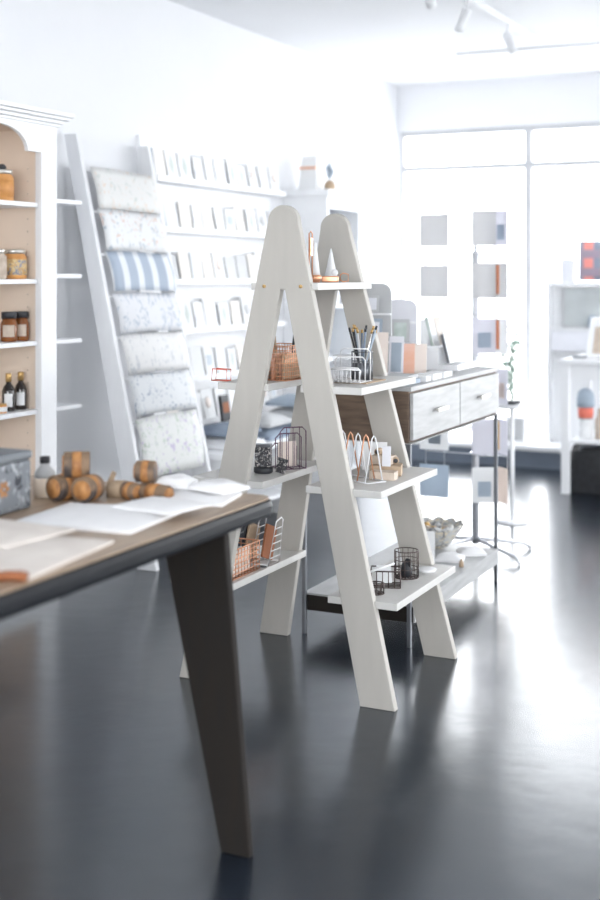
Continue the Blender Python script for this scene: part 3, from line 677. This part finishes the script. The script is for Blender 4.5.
for i, (dx, m_, lb) in enumerate(((-.035, 'tan', 'tan notebook standing left inside the copper mesh basket'), (-.005, 'orng', 'orange notebook standing in the middle of the copper mesh basket'), (.035, 'kraft', 'brown notebook standing right inside the copper mesh basket'))):
    solo(MB().box((-.005, -.06, 0), (.005, .06, .09)), 'notebook', m_, lb, 'notebook', (-1.965 + dx, 3.955, z + .0035), R(-5), bevel=.001)

# ---- right third shelf: boxes and wire divider
z = ZS[3] + .0005
t = thing('wire_divider', 'copper wire file divider of five pointed arches on the right middle shelf', 'file divider', (-1.665, 3.95, z), R(62))
s = MB(); n = 5
for i in range(n):
    y = .10 * (i - (n - 1) / 2) * .42
    a = MB().tube([(-.05, y, .003), (-.02, y, .148), (-.012, y, .158), (-.004, y, .148), (.026, y, .003)], .0024, 6); a.build('arch', 'copper' if i % 2 else 'rackw', t)
MB().tube([(-.05, -.1, .003), (-.05, .1, .003), (.026, .1, .003), (.026, -.1, .003)], .0024, 6, True).build('base_ring', 'rackw', t)
for i, (x, y, w_, d_, h_, rz, dz, m_, lb) in enumerate((
        (-1.625, 4.085, .11, .08, .035, .3, 0, 'kraft', 'kraft box, lower one in the pile on the right middle shelf'),
        (-1.640, 4.095, .075, .06, .03, -.1, .0355, 'tan', 'tan block resting on the kraft box of the middle shelf'),
        (-1.595, 3.985, .09, .05, .028, .1, 0, 'tan', 'pale wooden block in front of the kraft box'))):
    solo(MB().box((-w_ / 2, -d_ / 2, 0), (w_ / 2, d_ / 2, h_)), 'kraft_box', m_, lb, 'box', (x, y, z + dz), rz, 'kraft boxes on the middle shelf', bevel=.002)
for i, (x, y, dz, lb) in enumerate(((-1.655, 4.09, .066, 'brown cork roll on top of the tan block'), (-1.60, 4.11, .036, 'brown ringed wooden roll at the right of the kraft box top'))):
    s = MB(); s.lathe([(.001, -.014), (.012, -.014), (.012, .014), (.001, .014)], (0, 0, .012), 16, axis='y'); s.lathe([(.004, -.0155), (.008, -.0155), (.008, -.014), (.004, -.014)], (0, 0, .012), 16, 1, axis='y')
    solo(s, 'cork_roll', ['kraft', 'dark'], lb, 'roll', (x, y, z + dz), .4 * i)
s = MB(); s.obox((0, 0, .05), (.09, .002, .10), (R(-10), 0, 0)); solo(s, 'blank_card', 'paper', 'blank white card leaning behind the kraft boxes on the middle shelf', 'card', (-1.70, 4.16, z), .3)
s = MB(); s.obox((0, 0, .035), (.03, .002, .07), (R(-8), 0, 0)); solo(s, 'price_tag', 'lilac', 'small pale blue tag standing by the kraft boxes', 'tag', (-1.61, 4.05, z + .034), .2)

# ---- left third shelf: mug, small card, plum wire rack
t = thing('dark_mug', 'dark patterned oval tin holder on the left middle shelf', 'holder', (-2.03, 3.93, z), R(15))
MB().lathe([(.030, 0), (.034, .004), (.034, .02), (.030, .022)], n=24).build('dish', 'dark', t)
MB().box((-.028, -.018, .0225), (.028, .018, .092)).build('patterned_block', 'mug', t, bevel=.004)
MB().box((-.029, -.019, .0922), (.029, .019, .102)).build('lid', 'steel', t, bevel=.002)
s = MB(); s.obox((0, 0, .027), (.045, .003, .052), (R(-10), R(8), 0)); solo(s, 'dark_card', 'mug', 'small dark picture card leaning beside the patterned tin', 'card', (-1.965, 3.945, z), R(-15))
t = thing('wire_rack', 'dark plum wire magazine rack with rounded frames on left middle shelf', 'rack', (-2.00, 4.07, z), R(228))
for k, (y, h) in enumerate(((-.045, .085), (0, .125), (.045, .152))):
    s = MB(); w_ = .10
    s.tube([(-w_ / 2, y, .002), (-w_ / 2, y, h - .015), (-w_ / 2 + .015, y, h), (w_ / 2 - .015, y, h), (w_ / 2, y, h - .015), (w_ / 2, y, .002)], .0024, 6, True)
    for q in (-.025, 0, .025): rod(s, (q, y, .002), (q, y, h), .0015)
    s.build('frame', 'purple', t)
s = MB()
for q in (-.05, 0, .05): rod(s, (q, -.045, .002), (q, .045, .002), .002)
s.build('base_rods', 'purple', t)
s = MB(); s.obox((0, 0, .045), (.07, .002, .09)); solo(s, 'blush_envelope', 'pink', 'blush paper envelope held in the plum wire rack', 'envelope', (-2.01, 4.08, z + .004), R(48))

# ---- right lowest shelf
z = ZS[4] + .0005
s = MB(); cbasket(s, .042, .095, 14, 3, .0015); solo(s, 'wire_basket', 'blackwire', 'round bronze wire basket on the right lowest ladder shelf', 'basket', (-1.555, 4.10, z))
s = MB(); s.lathe([(.001, 0), (.018, 0), (.022, .02), (.016, .045), (.001, .05)], n=12); s.obox((.008, -.006, .045), (.02, .014, .03), (.3, .2, 0))
solo(s, 'dark_ornament', 'dark', 'lumpy black ornament inside the round bronze basket', 'ornament', (-1.555, 4.10, z + .004))
s = MB(); rbasket(s, .10, .075, .055, 5, 4, 1, .0018); solo(s, 'wire_tray', 'blackwire', 'low rectangular bronze wire tray in front of the round basket', 'tray', (-1.575, 3.955, z), R(20))
s = MB(); s.tube([(-.05, 0, 0), (.05, 0, .015)], .004, 8); solo(s, 'white_stick', 'paper', 'white rod lying across the rim of the bronze wire tray', 'rod', (-1.575, 3.925, z + .06), R(60))
s = MB(); cbasket(s, .026, .035, 10, 1, .0015); solo(s, 'wire_cup', 'blackwire', 'tiny round bronze wire cup at the near end of the lowest shelf', 'cup', (-1.565, 3.845, z))
s = MB(); rbasket(s, .012, .05, .13, 1, 3, 4, .0018); solo(s, 'wire_holder', 'steel', 'tall narrow grey wire holder by the front leg on the lowest shelf', 'holder', (-1.64, 3.84, z), R(10))
s = MB(); s.obox((0, 0, .03), (.05, .003, .06), (R(-25), 0, 0)); solo(s, 'folded_note', 'paper', 'small white folded note leaning inside the bronze wire tray', 'note', (-1.585, 3.965, z + .006), R(30))
s = MB(); s.lathe([(.001, 0), (.03, 0), (.036, .008), (.034, .010), (.001, .006)], n=20); solo(s, 'white_dish', 'paper', 'small shallow white dish at the far end of the lowest ladder shelf', 'dish', (-1.52, 4.21, z))

# ---- left lowest shelf
t = thing('copper_basket', 'copper wire basket filled with paper on the left lowest shelf', 'basket', (-2.15, 3.885, z), R(0))
s = MB(); rbasket(s, .15, .20, .10, 6, 9, 6, .0021); s.build('mesh', 'copper', t)
for i in range(4):
    solo(MB().box((-.006, -.075, 0), (.006, .075, .075 + .006 * (i % 2))), 'paper_bundle', ['paper', 'tan', 'paper', 'pink'][i],
         ['white paper bundle, leftmost', 'tan paper bundle, second from left', 'taller white paper bundle, third from left', 'blush paper bundle, rightmost'][i] + ' inside the copper basket on the lowest shelf', 'paper', (-2.20 + .033 * i, 3.885, z + .005), .03 * i)
t = thing('file_rack', 'white wire file rack with slanted bars on the left lowest shelf', 'file rack', (-2.132, 4.10, z), R(0))
s = MB()
for x in (-.07, .0, .07):
    s.tube([(x, -.07, .003), (x, -.005, .15), (x, .035, .16), (x, .05, .15), (x, .02, .003)], .003, 6, True)
    for k in range(1, 6): rod(s, (x, -.07 + .0108 * k, .025 * k), (x, .02 + .005 * k, .025 * k), .0022)
s.build('end_panel', 'whitewire', t)
s = MB(); rod(s, (-.07, -.07, .003), (.07, -.07, .003), .003); rod(s, (-.07, .02, .003), (.07, .02, .003), .003); s.build('base_rod', 'whitewire', t)
for i, (x, m_, lb) in enumerate(((-2.105, 'kraft', 'kraft notebook in the left slot of the white file rack'), (-2.035, 'rust', 'rust brown notebook in the right slot of the white file rack'), (-2.12, 'dark', 'dark notebook leaning in the left slot of the white file rack'))):
    s = MB(); s.obox((0, 0, .062), (.008, .085, .12), (R(-20), 0, 0)); solo(s, 'slotted_notebook', m_, lb, 'notebook', (x - .057, 4.095, z + .012), 0)
s = MB(); s.lathe([(.001, 0), (.012, 0), (.012, .003), (.001, .003)], n=14); solo(s, 'dark_coin', 'dark', 'flat dark disc lying at the far end of the left lowest shelf', 'disc', (-2.075, 4.018, z))

# ------------------------------------------------------------------ things on the console top
z = .9805
def sbox(name, w_, d_, h_, loc, rz, m_, lb, cat, group=None, bv=.002):
    return solo(MB().box((-w_ / 2, -d_ / 2, 0), (w_ / 2, d_ / 2, h_)), name, m_, lb, cat, loc, rz, group, bv)
sbox('grey_book', .12, .15, .018, (-1.745, 4.52, z), 0, 'bluegrey', 'blue grey book lying at the bottom of the pile on the console', 'book', 'book pile on the console')
sbox('grey_book', .11, .14, .016, (-1.745, 4.52, z + .0185), .05, 'grey', 'grey book lying on top of the pile on the console', 'book', 'book pile on the console')
s = MB(); s.lathe([(.001, 0), (.012, 0), (.014, .01), (.006, .018), (.001, .02)], n=12); solo(s, 'wooden_stamp', 'oak', 'tiny brown stamp at the near corner of the console top', 'stamp', (-1.80, 4.44, z))
for i in range(5):
    sbox('card_pack', .07, .055, .022 + .004 * (i % 2), (-1.71 + .004 * (i % 2), 4.66 + .066 * i, z), .06 * (i % 2), 'paper', 'white card pack, %s in the row along the console front edge' % ['nearest', 'second nearest', 'middle', 'second farthest', 'farthest'][i], 'card pack', 'white packs on the console', .001)
def board(loc, w_, h_, label, m_, arch=True, rz=R(12), name='display_board'):
    t = thing(name, label, 'display board', loc, rz)
    pts = [(-w_ / 2, 0), (w_ / 2, 0)]
    r_ = w_ * .28
    for i in range(7): a = PI / 2 * i / 6; pts.append((w_ / 2 - r_ + r_ * math.cos(a), h_ - r_ + r_ * math.sin(a)))
    for i in range(7): a = PI / 2 + PI / 2 * i / 6; pts.append((-w_ / 2 + r_ + r_ * math.cos(a), h_ - r_ + r_ * math.sin(a)))
    MB().prism(pts, -.008, .008).build('board', m_, t, bevel=.001)
    for k, zz in enumerate((.01, h_ * .36, h_ * .66)): MB().box((-w_ / 2, -.028, zz), (w_ / 2, -.0085, zz + .008)).build('ledge', 'white', t)
    MB().hexa([(-.01, .0085, 0), (.01, .0085, 0), (.01, .09, 0), (-.01, .09, 0)], [(-.01, .0085, h_ * .7), (.01, .0085, h_ * .7), (.01, .012, h_ * .7), (-.01, .012, h_ * .7)]).build('strut', 'white', t)
    return t
board((-1.965, 4.80, z), .15, .385, 'grey rounded display board with card ledges at the console near end', 'grey')
board((-1.995, 5.20, z), .14, .31, 'pale blue grey rounded display board in the middle of the console', 'lilac')
def stand_card(loc, w_, h_, m_, lb, rz=R(12), lean=-10, patch=None, name='art_card', group=None):
    s = MB(); s.obox((0, 0, h_ / 2), (w_, .003, h_), (R(lean), 0, 0))
    if patch: s.obox((0, -.0022, h_ / 2), (w_ * .7, .001, h_ * .7), (R(lean), 0, 0), 1)
    return solo(s, name, [m_, patch or m_], lb, 'card', loc, rz, group)
stand_card((-1.958, 4.768, z + .012), .07, .13, 'bluegrey', 'blue grey card low on the near grey display board', patch='grey')
stand_card((-1.958, 4.77, z + .15), .08, .09, 'bluegrey', 'blue grey print on the middle ledge of the near grey board', patch='lilac')
stand_card((-1.962, 4.77, z + .266), .06, .07, 'grey', 'grey card on the top ledge of the near grey board', patch='lilac')
stand_card((-1.90, 4.66, z), .10, .19, 'pink', 'tall peach board leaning at the near end of the console')
stand_card((-1.85, 4.76, z), .06, .17, 'lilac', 'pale blue card standing between peach board and orange print', patch='bluegrey')
s = MB(); s.obox((-.02, 0, .068), (.055, .004, .135), (R(-8), 0, 0)); s.obox((.032, 0, .068), (.05, .004, .135), (R(-8), 0, 0), 1)
solo(s, 'orange_print', ['orng', 'pink'], 'upright orange to peach print standing on the console', 'print', (-1.815, 4.86, z), R(12))
stand_card((-1.988, 5.165, z + .125), .08, .10, 'grey', 'grey card on the middle ledge of the pale blue grey board', patch='sage')
# tiered white card display
t = thing('tiered_display', 'white two tier stepped card display on the console far end', 'card display', (-1.80, 5.37, z))
s = MB(); s.box((-.11, -.15, 0), (-.03, .16, .10)); s.build('upper_step', 'white', t, bevel=.002)
s = MB(); s.box((-.0295, -.15, 0), (.06, .16, .025)); s.build('lower_step', 'white', t, bevel=.002)
for r_, (x, zz, h_) in enumerate(((-.07, .1005, .13), (.005, .0255, .13))):
    for i in range(4):
        y = -.105 + .077 * i
        s = MB(); s.obox((0, 0, h_ / 2), (.003, .07, h_), (0, R(-14), 0)); s.obox((-.008, -.034, h_ / 2), (.012, .003, h_), (0, R(-14), 0), 1)
        lb = '%s card, %s on the %s step of the console display' % (['white', 'cream', 'white', 'white'][i] if r_ == 0 else ['white', 'white', 'pale', 'white'][i], ['nearest', 'second nearest', 'third nearest', 'farthest'][i], ['upper', 'lower'][r_])
        solo(s, 'display_card', ['beigec' if (i == 1 and r_ == 0) else 'paper', 'sage' if i == 0 and r_ == 0 else ('steel' if i < 2 else 'grey')], lb, 'card', (-1.80 + x, 5.37 + y, z + zz + .004), 0, 'cards on the tiered console display')

# console lower shelf
z = .1565
t = thing('woven_bowl', 'silver and gold woven star bowl on the console lower shelf', 'bowl', (-1.90, 5.40, z))
s = MB(); n = 24
def bw(u, v):
    a = 2 * PI * u; r_ = .03 + .085 * v ** .8; pt = 1 + .10 * abs(math.sin(a * 6)) * v
    return (r_ * pt * math.cos(a), r_ * pt * math.sin(a), .002 + .105 * v ** 1.3 + .012 * abs(math.sin(a * 6)) * v)
s.grid(bw, 72, 8); o = s.build('bowl_shell', 'crys', t, solid=.003)
s = MB(); s.lathe([(.001, 0), (.032, 0), (.030, .004), (.001, .004)], n=20); s.build('bowl_foot', 'silver', t)
for i in range(10):
    a = i * 2.4; r_ = .02 + .045 * (i / 10) ** .5
    s = MB(); s.lathe([(.001, 0), (.012, .003), (.017, .014), (.012, .025), (.001, .028)], n=12)
    solo(s, 'bauble', ['silver', 'gold', 'grey', 'tan'][i % 4], '%s small bauble heaped in the woven silver bowl' % ['silver', 'gold', 'grey', 'tan'][i % 4], 'bauble', (-1.90 + r_ * math.cos(a), 5.40 + r_ * math.sin(a), z + .065 + .002 * i), 0, 'baubles in the woven bowl')
for i, (x, y, w_, d_, h_, rz, lb) in enumerate(((-1.77, 5.20, .12, .11, .03, .2, 'white soft sachet nearer of the two on the console lower shelf'), (-1.725, 5.36, .12, .11, .03, .5, 'white soft sachet farther of the two on the console lower shelf'))):
    solo(pillow(MB(), (0, 0, 0), w_, d_, h_, 0, 50 + i), 'sachet', 'cloth', lb, 'sachet', (x, y, z), rz, 'sachets on the console lower shelf')
for i, (x, y, lb) in enumerate(((-1.89, 5.09, 'tall white folded card left of the pair on the console lower shelf'), (-1.83, 5.08, 'tall white folded card right of the pair on the console lower shelf'))):
    s = MB(); s.obox((0, 0, .07), (.06, .003, .14), (R(-6), 0, 0)); s.obox((.0, .022, .07), (.06, .003, .14), (R(9), 0, 0)); solo(s, 'folded_card', 'paper', lb, 'card', (x, y, z + .001), R(15))
s = MB(); s.lathe([(.001, 0), (.010, 0), (.010, .02), (.005, .026), (.005, .032), (.001, .033)], n=12); solo(s, 'tiny_bottle', 'kraft', 'tiny brown corked bottle near the console lower shelf edge', 'bottle', (-1.685, 5.10, z))
for i in range(3): sbox('white_pad', .13, .11, .008, (-1.76, 4.94, z + .0085 * i), .1 * i, 'paper', 'white paper pad, %s in the flat pile on the console lower shelf' % ['bottom', 'middle', 'top'][i], 'pad', 'paper pads on the lower shelf', .001)

# ------------------------------------------------------------------ card spinner
SX, SY = -1.925, 6.05
t = thing('card_spinner', 'pale metal card spinner stand with central pole and splayed feet', 'card spinner', (SX, SY, 0), 0)
s = MB(); s.lathe([(.001, .05), (.017, .05), (.017, 1.52), (.001, 1.52)], n=16); s.build('pole', 'chrome', t)
s = MB(); s.lathe([(.001, 1.52), (.009, 1.52), (.009, 1.72), (.001, 1.725)], n=12); s.build('pole_tip', 'chrome', t)
for z_ in (.50, 1.2, 1.5): MB().lathe([(.018, z_), (.03, z_), (.03, z_ + .008), (.018, z_ + .008)], n=16).build('collar', 'chrome', t)
for k in range(4):
    a = R(-30 + 75 * k) if k < 2 else R(150 + 75 * (k - 2)); ex, ey = .31 * math.cos(a), .31 * math.sin(a)
    MB().tube([(0, 0, .075), (ex * .9, ey * .9, .035), (ex, ey, .018), (ex, ey, .004)], .010, 8).build('foot', 'chrome', t)
cols = [(-.215, -.01, R(0)), (.012 + .05, -.06, R(28)), (.14, -.02, R(-42))]
rz_ = [1.545, 1.285, 1.01, .76, .51, .27]
for ci, (dx, dy, ro) in enumerate(cols):
    s = MB()
    for q in (-.05, .05):
        x, y = dx + q * math.cos(ro), dy + q * math.sin(ro) + .012; rod(s, (x, y, .25), (x, y, 1.72), .0022)
    for zz in rz_: 
        a = Vector((dx, dy + .012, zz - .01)); rod(s, (a.x - .05 * math.cos(ro), a.y - .05 * math.sin(ro), a.z), (a.x + .05 * math.cos(ro), a.y + .05 * math.sin(ro), a.z), .0022)
        if zz in (1.545, 1.01, .51): rod(s, (dx, dy + .012, zz - .01), (0, 0, zz - .01), .003)
    s.build('wire_column', 'chrome', t)
spm = [[('grey', None), ('grey', None), ('paper', 'lilac'), ('paper', 'grey'), ('paper', 'bluegrey'), ('bluegrey', None)],
       [('grey', None), ('grey', None), ('lilac', 'bluegrey'), ('paper', 'pink'), ('lilac', None), ('paper', 'bluegrey')],
       [('lilac', 'bluegrey'), ('grey', 'orng'), ('paper', 'orng'), ('lilac', 'pink'), ('lilac', 'amberp'), ('pink', None)]]
cname = {'grey': 'grey', 'paper': 'white', 'bluegrey': 'blue grey', 'lilac': 'pale lilac', 'pink': 'peach', 'orng': 'orange', 'amberp': 'amber'}
for ci, (dx, dy, ro) in enumerate(cols):
    for ri, zz in enumerate(rz_):
        m_, p_ = spm[ci][ri]; w_ = .155 if ci == 0 else .12; h_ = .175 if ci else .165
        s = MB(); s.box((-w_ / 2, -.004, 0), (w_ / 2, 0, h_))
        if p_:
            if p_ in ('orng', 'amberp'): s.box((-.045, -.0055, .02), (-.012, -.004, h_ - .01), 1)
            else: s.box((-.03, -.0055, .03), (.035, -.004, h_ * .6), 1)
        lb = '%s card%s, %s down the %s column of the card spinner' % (cname[m_], (' with %s print' % cname[p_]) if p_ else ' without print', ['first', 'second', 'third', 'fourth', 'fifth', 'lowest'][ri], ['left', 'middle', 'right'][ci])
        solo(s, 'spinner_card', ['thin_' + m_, 'thin_' + (p_ or m_)], lb, 'card', (SX + dx, SY + dy, zz), ro, 'cards on the spinner')

# pedestal with plant behind spinner
t = thing('pedestal_table', 'slim white round pedestal table behind the card spinner', 'side table', (-1.98, 6.9, 0))
MB().lathe([(.001, .65), (.10, .65), (.10, .668), (.001, .668)], n=28).build('round_top', 'white', t)
MB().lathe([(.001, .012), (.013, .012), (.013, .6495), (.001, .6495)], n=14).build('stem', 'white', t)
MB().lathe([(.001, 0), (.09, 0), (.085, .0115), (.001, .0118)], n=28).build('base', 'white', t)
t = thing('potted_plant', 'pale green wispy plant in a shallow black dish on the pedestal', 'plant', (-1.985, 6.9, .6685))
MB().lathe([(.03, 0), (.055, .006), (.06, .022), (.05, .022), (.001, .018)], n=20).build('dish', 'dark', t)
s = MB(); rnd = random.Random(5)
for i in range(34):
    a = rnd.uniform(0, 2 * PI); h = rnd.uniform(.12, .46); q = rnd.uniform(.0, .05) * h / .3
    p = Vector((q * math.cos(a), q * math.sin(a), h)); s.tube([(0, 0, .015), (p.x * .4, p.y * .4, h * .5), tuple(p)], .0012, 4)
    for k in range(3):
        c = p * (1 - .17 * k); c = Vector((p.x, p.y, h - .05 * k)); b = rnd.uniform(0, 6)
        s.obox(c + Vector((.012 * math.cos(b), .012 * math.sin(b), 0)), (.026, .002, .014), (rnd.uniform(-1, 1), rnd.uniform(-1, 1), b))
s.build('foliage', 'leaf', t)

# ------------------------------------------------------------------ right side: white table, display cabinet
wt = thing('white_table', 'white table by the window holding small goods over a black bag', 'table', (-1.3, 8.27, 0))
wx0, wx1, wy0, wy1 = -1.955, -.60, 7.93, 8.60
MB().box((wx0 - .01, wy0 - .01, .83), (wx1 + .01, wy1 + .01, .862)).build('table_top', 'white', wt, bevel=.004, world=True)
s = MB(); s.box((wx0 + .03, wy0 + .02, .73), (wx1 - .03, wy0 + .04, .829)); s.box((wx0 + .03, wy1 - .04, .73), (wx1 - .03, wy1 - .02, .829)); s.box((wx0 + .02, wy0 + .06, .73), (wx0 + .04, wy1 - .06, .829)); s.build('apron', 'white', wt, world=True)
for x in (wx0, wx1 - .05):
    for y in (wy0, wy1 - .05): MB().box((x, y, 0), (x + .05, y + .05, .8295)).build('leg', 'white', wt, bevel=.003, world=True)
MB().box((wx0 + .051, wy0 + .02, .325), (wx1 - .051, wy1 - .02, .345)).build('lower_shelf', 'white', wt, bevel=.002, world=True)
s = MB(); pillow(s, (0, 0, 0), .42, .30, .30, 0, 77)
o = MB(); 
def bagf(u, v):
    a = 2 * PI * u; p = 4; ex = .22 * (1 - .12 * v ** 3) + .010 * math.sin(5 * a + 6 * v); ey = .17 * (1 - .15 * v ** 3) + .01 * math.sin(4 * a + 3 * v)
    c, s_ = math.cos(a), math.sin(a); k = (abs(c) ** p + abs(s_) ** p) ** (-1 / p)
    return (ex * k * c, ey * k * s_, .002 + .27 * v + .012 * math.sin(3 * a) * v)
t = thing('black_bag', 'slouchy black fabric bag on the floor under the white table', 'bag', (-1.74, 8.17, 0))
o = MB(); o.grid(bagf, 40, 10); o.grid(lambda u, v: tuple(Vector(bagf(u, 1)) * (1 - v * .98) + Vector((0, 0, .27 * v * .9))), 40, 3); o.grid(lambda u, v: tuple((bagf(u, 0)[0] * (1 - v * .98), bagf(u, 0)[1] * (1 - v * .98), .002)), 40, 2)
o.build('bag_body', 'black', t)
MB().tube([(-.12, -.12, .26), (-.10, -.15, .30), (0, -.16, .315), (.10, -.15, .30), (.12, -.12, .26)], .012, 8).build('strap', 'steel', t)
# things on table top
t = thing('white_lantern', 'white house shaped lantern with beige panel on the white table', 'lantern', (-1.735, 8.20, .8625), R(10))
s = MB(); s.hexa([(-.12, -.06, 0), (.12, -.06, 0), (.12, .06, 0), (-.12, .06, 0)], [(-.085, -.05, .26), (.085, -.05, .26), (.085, .05, .26), (-.085, .05, .26)]); s.build('lantern_body', 'white', t, bevel=.004)
MB().hexa([(-.075, -.067, .03), (.075, -.067, .03), (.075, -.062, .03), (-.075, -.062, .03)], [(-.055, -.060, .2), (.055, -.060, .2), (.055, -.0545, .2), (-.055, -.0545, .2)]).build('beige_panel', 'tan', t)
s = MB(); s.lathe([(.001, 0), (.045, 0), (.05, .012), (.045, .014), (.001, .010)], n=20); solo(s, 'dark_dish', 'steel', 'small dark flat dish at the left end of the white table', 'dish', (-1.87, 8.08, .8625))
# lower shelf goods
t = thing('dome_jar', 'grey domed jar with red band on the white table lower shelf', 'jar', (-1.835, 8.10, .3455))
MB().lathe([(.001, 0), (.045, 0), (.045, .12), (.001, .12)], n=24).build('jar_body', 'paper', t)
MB().lathe([(.046, .13), (.05, .17), (.046, .20)], n=24).build('red_band', 'redmark', t); MB().lathe([(.001, .12), (.045, .12), (.047, .13)], n=24).build('rim', 'grey', t)
MB().lathe([(.055, .20), (.058, .25), (.05, .29), (.03, .315), (.001, .325)], n=24).build('dome', 'bluegrey', t)
s = MB(); s.lathe([(.001, 0), (.02, 0), (.022, .05), (.012, .08), (.008, .10), (.001, .104)], n=16); solo(s, 'grey_bottle', 'grey', 'small grey bottle behind and left of the domed jar on the lower shelf', 'bottle', (-1.885, 8.22, .3455))
s = MB(); s.lathe([(.001, 0), (.03, 0), (.03, .12), (.015, .15), (.015, .19), (.001, .195)], n=16); solo(s, 'tan_bottle', 'tan', 'tan bottle right of the domed jar on the lower shelf', 'bottle', (-1.745, 8.10, .3455))
# white display cabinet in the window
dc = thing('window_cabinet', 'white framed display cabinet standing in the window behind white table', 'cabinet', (-1.9, 9.3, .16))
dx0, dx1, dy0, dy1, dz1 = -2.365, -1.25, 9.15, 9.50, 1.32
s = MB(); s.box((dx0, dy0, .1605), (dx0 + .03, dy1, dz1)); s.box((dx1 - .03, dy0, .1605), (dx1, dy1, dz1)); s.box((dx0, dy0, dz1 + .0005), (dx1, dy1, dz1 + .03)); s.build('cabinet_frame', 'rackw', dc, bevel=.003, world=True)
s = MB(); s.box((dx0 + .0305, dy0 + .1, .1605), (dx1 - .0305, dy0 + .11, dz1 - .001)); s.build('back_board', 'white', dc, world=True)
s = MB(); s.box((dx0 + .0305, dy0 + .005, .99), (dx1 - .0305, dy0 + .099, 1.01)); s.build('shelf_board', 'rackw', dc, world=True)
d = MB().box((dx0 + .035, dy0 + .002, .84), (dx1 - .035, dy0 + .02, .985)).build('drawer', 'lilac', dc, bevel=.002, world=True)
s = MB(); s.box((-.07, -.004, 0), (.34, .004, .30)); s.box((-.055, -.006, .015), (.325, -.004, .285), 1)
solo(s, 'framed_picture', ['grey', 'photo'], 'grey landscape picture leaning inside the white window cabinet', 'picture', (-2.19, dy0 + .07, 1.011))
s = MB(); s.lathe([(.001, 0), (.03, 0), (.035, .05), (.02, .09), (.001, .1)], n=14); solo(s, 'grey_figurine', 'bluegrey', 'small blue grey figurine before the picture in the window cabinet', 'figurine', (-2.03, dy0 + .03, 1.0105))
t = thing('plaid_cushion', 'red and dark checked cushion propped on the window cabinet', 'cushion', (-1.95, 9.32, dz1 + .0310), R(8))
s = MB()
def cf(sgn):
    def fn(u, v):
        e = ((1 - (2 * u - 1) ** 4) * (1 - (2 * v - 1) ** 4)); return ((u - .5) * .42, sgn * (.003 + .06 * e) + .02 * v, .005 + v * .30)
    return fn
s.grid(cf(-1), 14, 14); s.grid(cf(1), 14, 14); s.build('cushion_cover', 'plaid', t)
sbox('grey_carton', .09, .08, .17, (-2.225, 9.24, dz1 + .0305), 0, 'lilac', 'small pale grey carton left of the checked cushion', 'box')
# small picture on the window platform
t = thing('picture_frame', 'small grey framed picture standing on the window platform', 'picture frame', (-2.57, 9.05, .1605), 0)
MB().box((-.075, -.008, 0), (.075, .008, .19)).build('frame', 'white', t, bevel=.002); MB().box((-.06, -.01, .015), (.06, -.0081, .175)).build('print', 'grey', t); MB().box((-.05, -.0112, .02), (0, -.0101, .04)).build('dark_caption', 'dark', t)

# ------------------------------------------------------------------ light
w = bpy.data.worlds.new('sky'); sc.world = w; w.use_nodes = True
nt = w.node_tree; bg = nt.nodes['Background']; bg.inputs['Color'].default_value = (.96, .98, 1, 1); bg.inputs['Strength'].default_value = 7.0
def portal(loc, rot, sx, sy):
    l = bpy.data.lights.new('portal', 'AREA'); l.shape = 'RECTANGLE'; l.size = sx; l.size_y = sy; l.cycles.is_portal = True
    o = bpy.data.objects.new('daylight_portal', l); COL.objects.link(o); o.location = loc; o.rotation_euler = rot
portal((-.38, YW + .2, 1.37), (R(-90), 0, 0), 6.7, 2.45)
portal((-.05, YB - .2, 1.57), (R(90), 0, 0), 5.1, 2.2)
portal((XR + .2, 4.5, 1.4), (0, R(90), 0), 2.2, 6.7)

# ------------------------------------------------------------------ camera
cd = bpy.data.cameras.new('camera'); co = bpy.data.objects.new('camera', cd); COL.objects.link(co)
co.location = (0, 0, 1.4); co.rotation_euler = (R(90), 0, R(25.64))
cd.sensor_fit = 'VERTICAL'; cd.sensor_height = 36; cd.sensor_width = 24; cd.lens = 50; cd.shift_y = -175 / 900
cd.dof.use_dof = True; cd.dof.focus_distance = 4.25; cd.dof.aperture_fstop = 1.8
cd.clip_end = 60
sc.camera = co
sc.view_settings.view_transform = 'Standard'; sc.view_settings.look = 'None'; sc.view_settings.gamma = 1
sc.view_settings.use_curve_mapping = False; sc.view_settings.exposure = .52
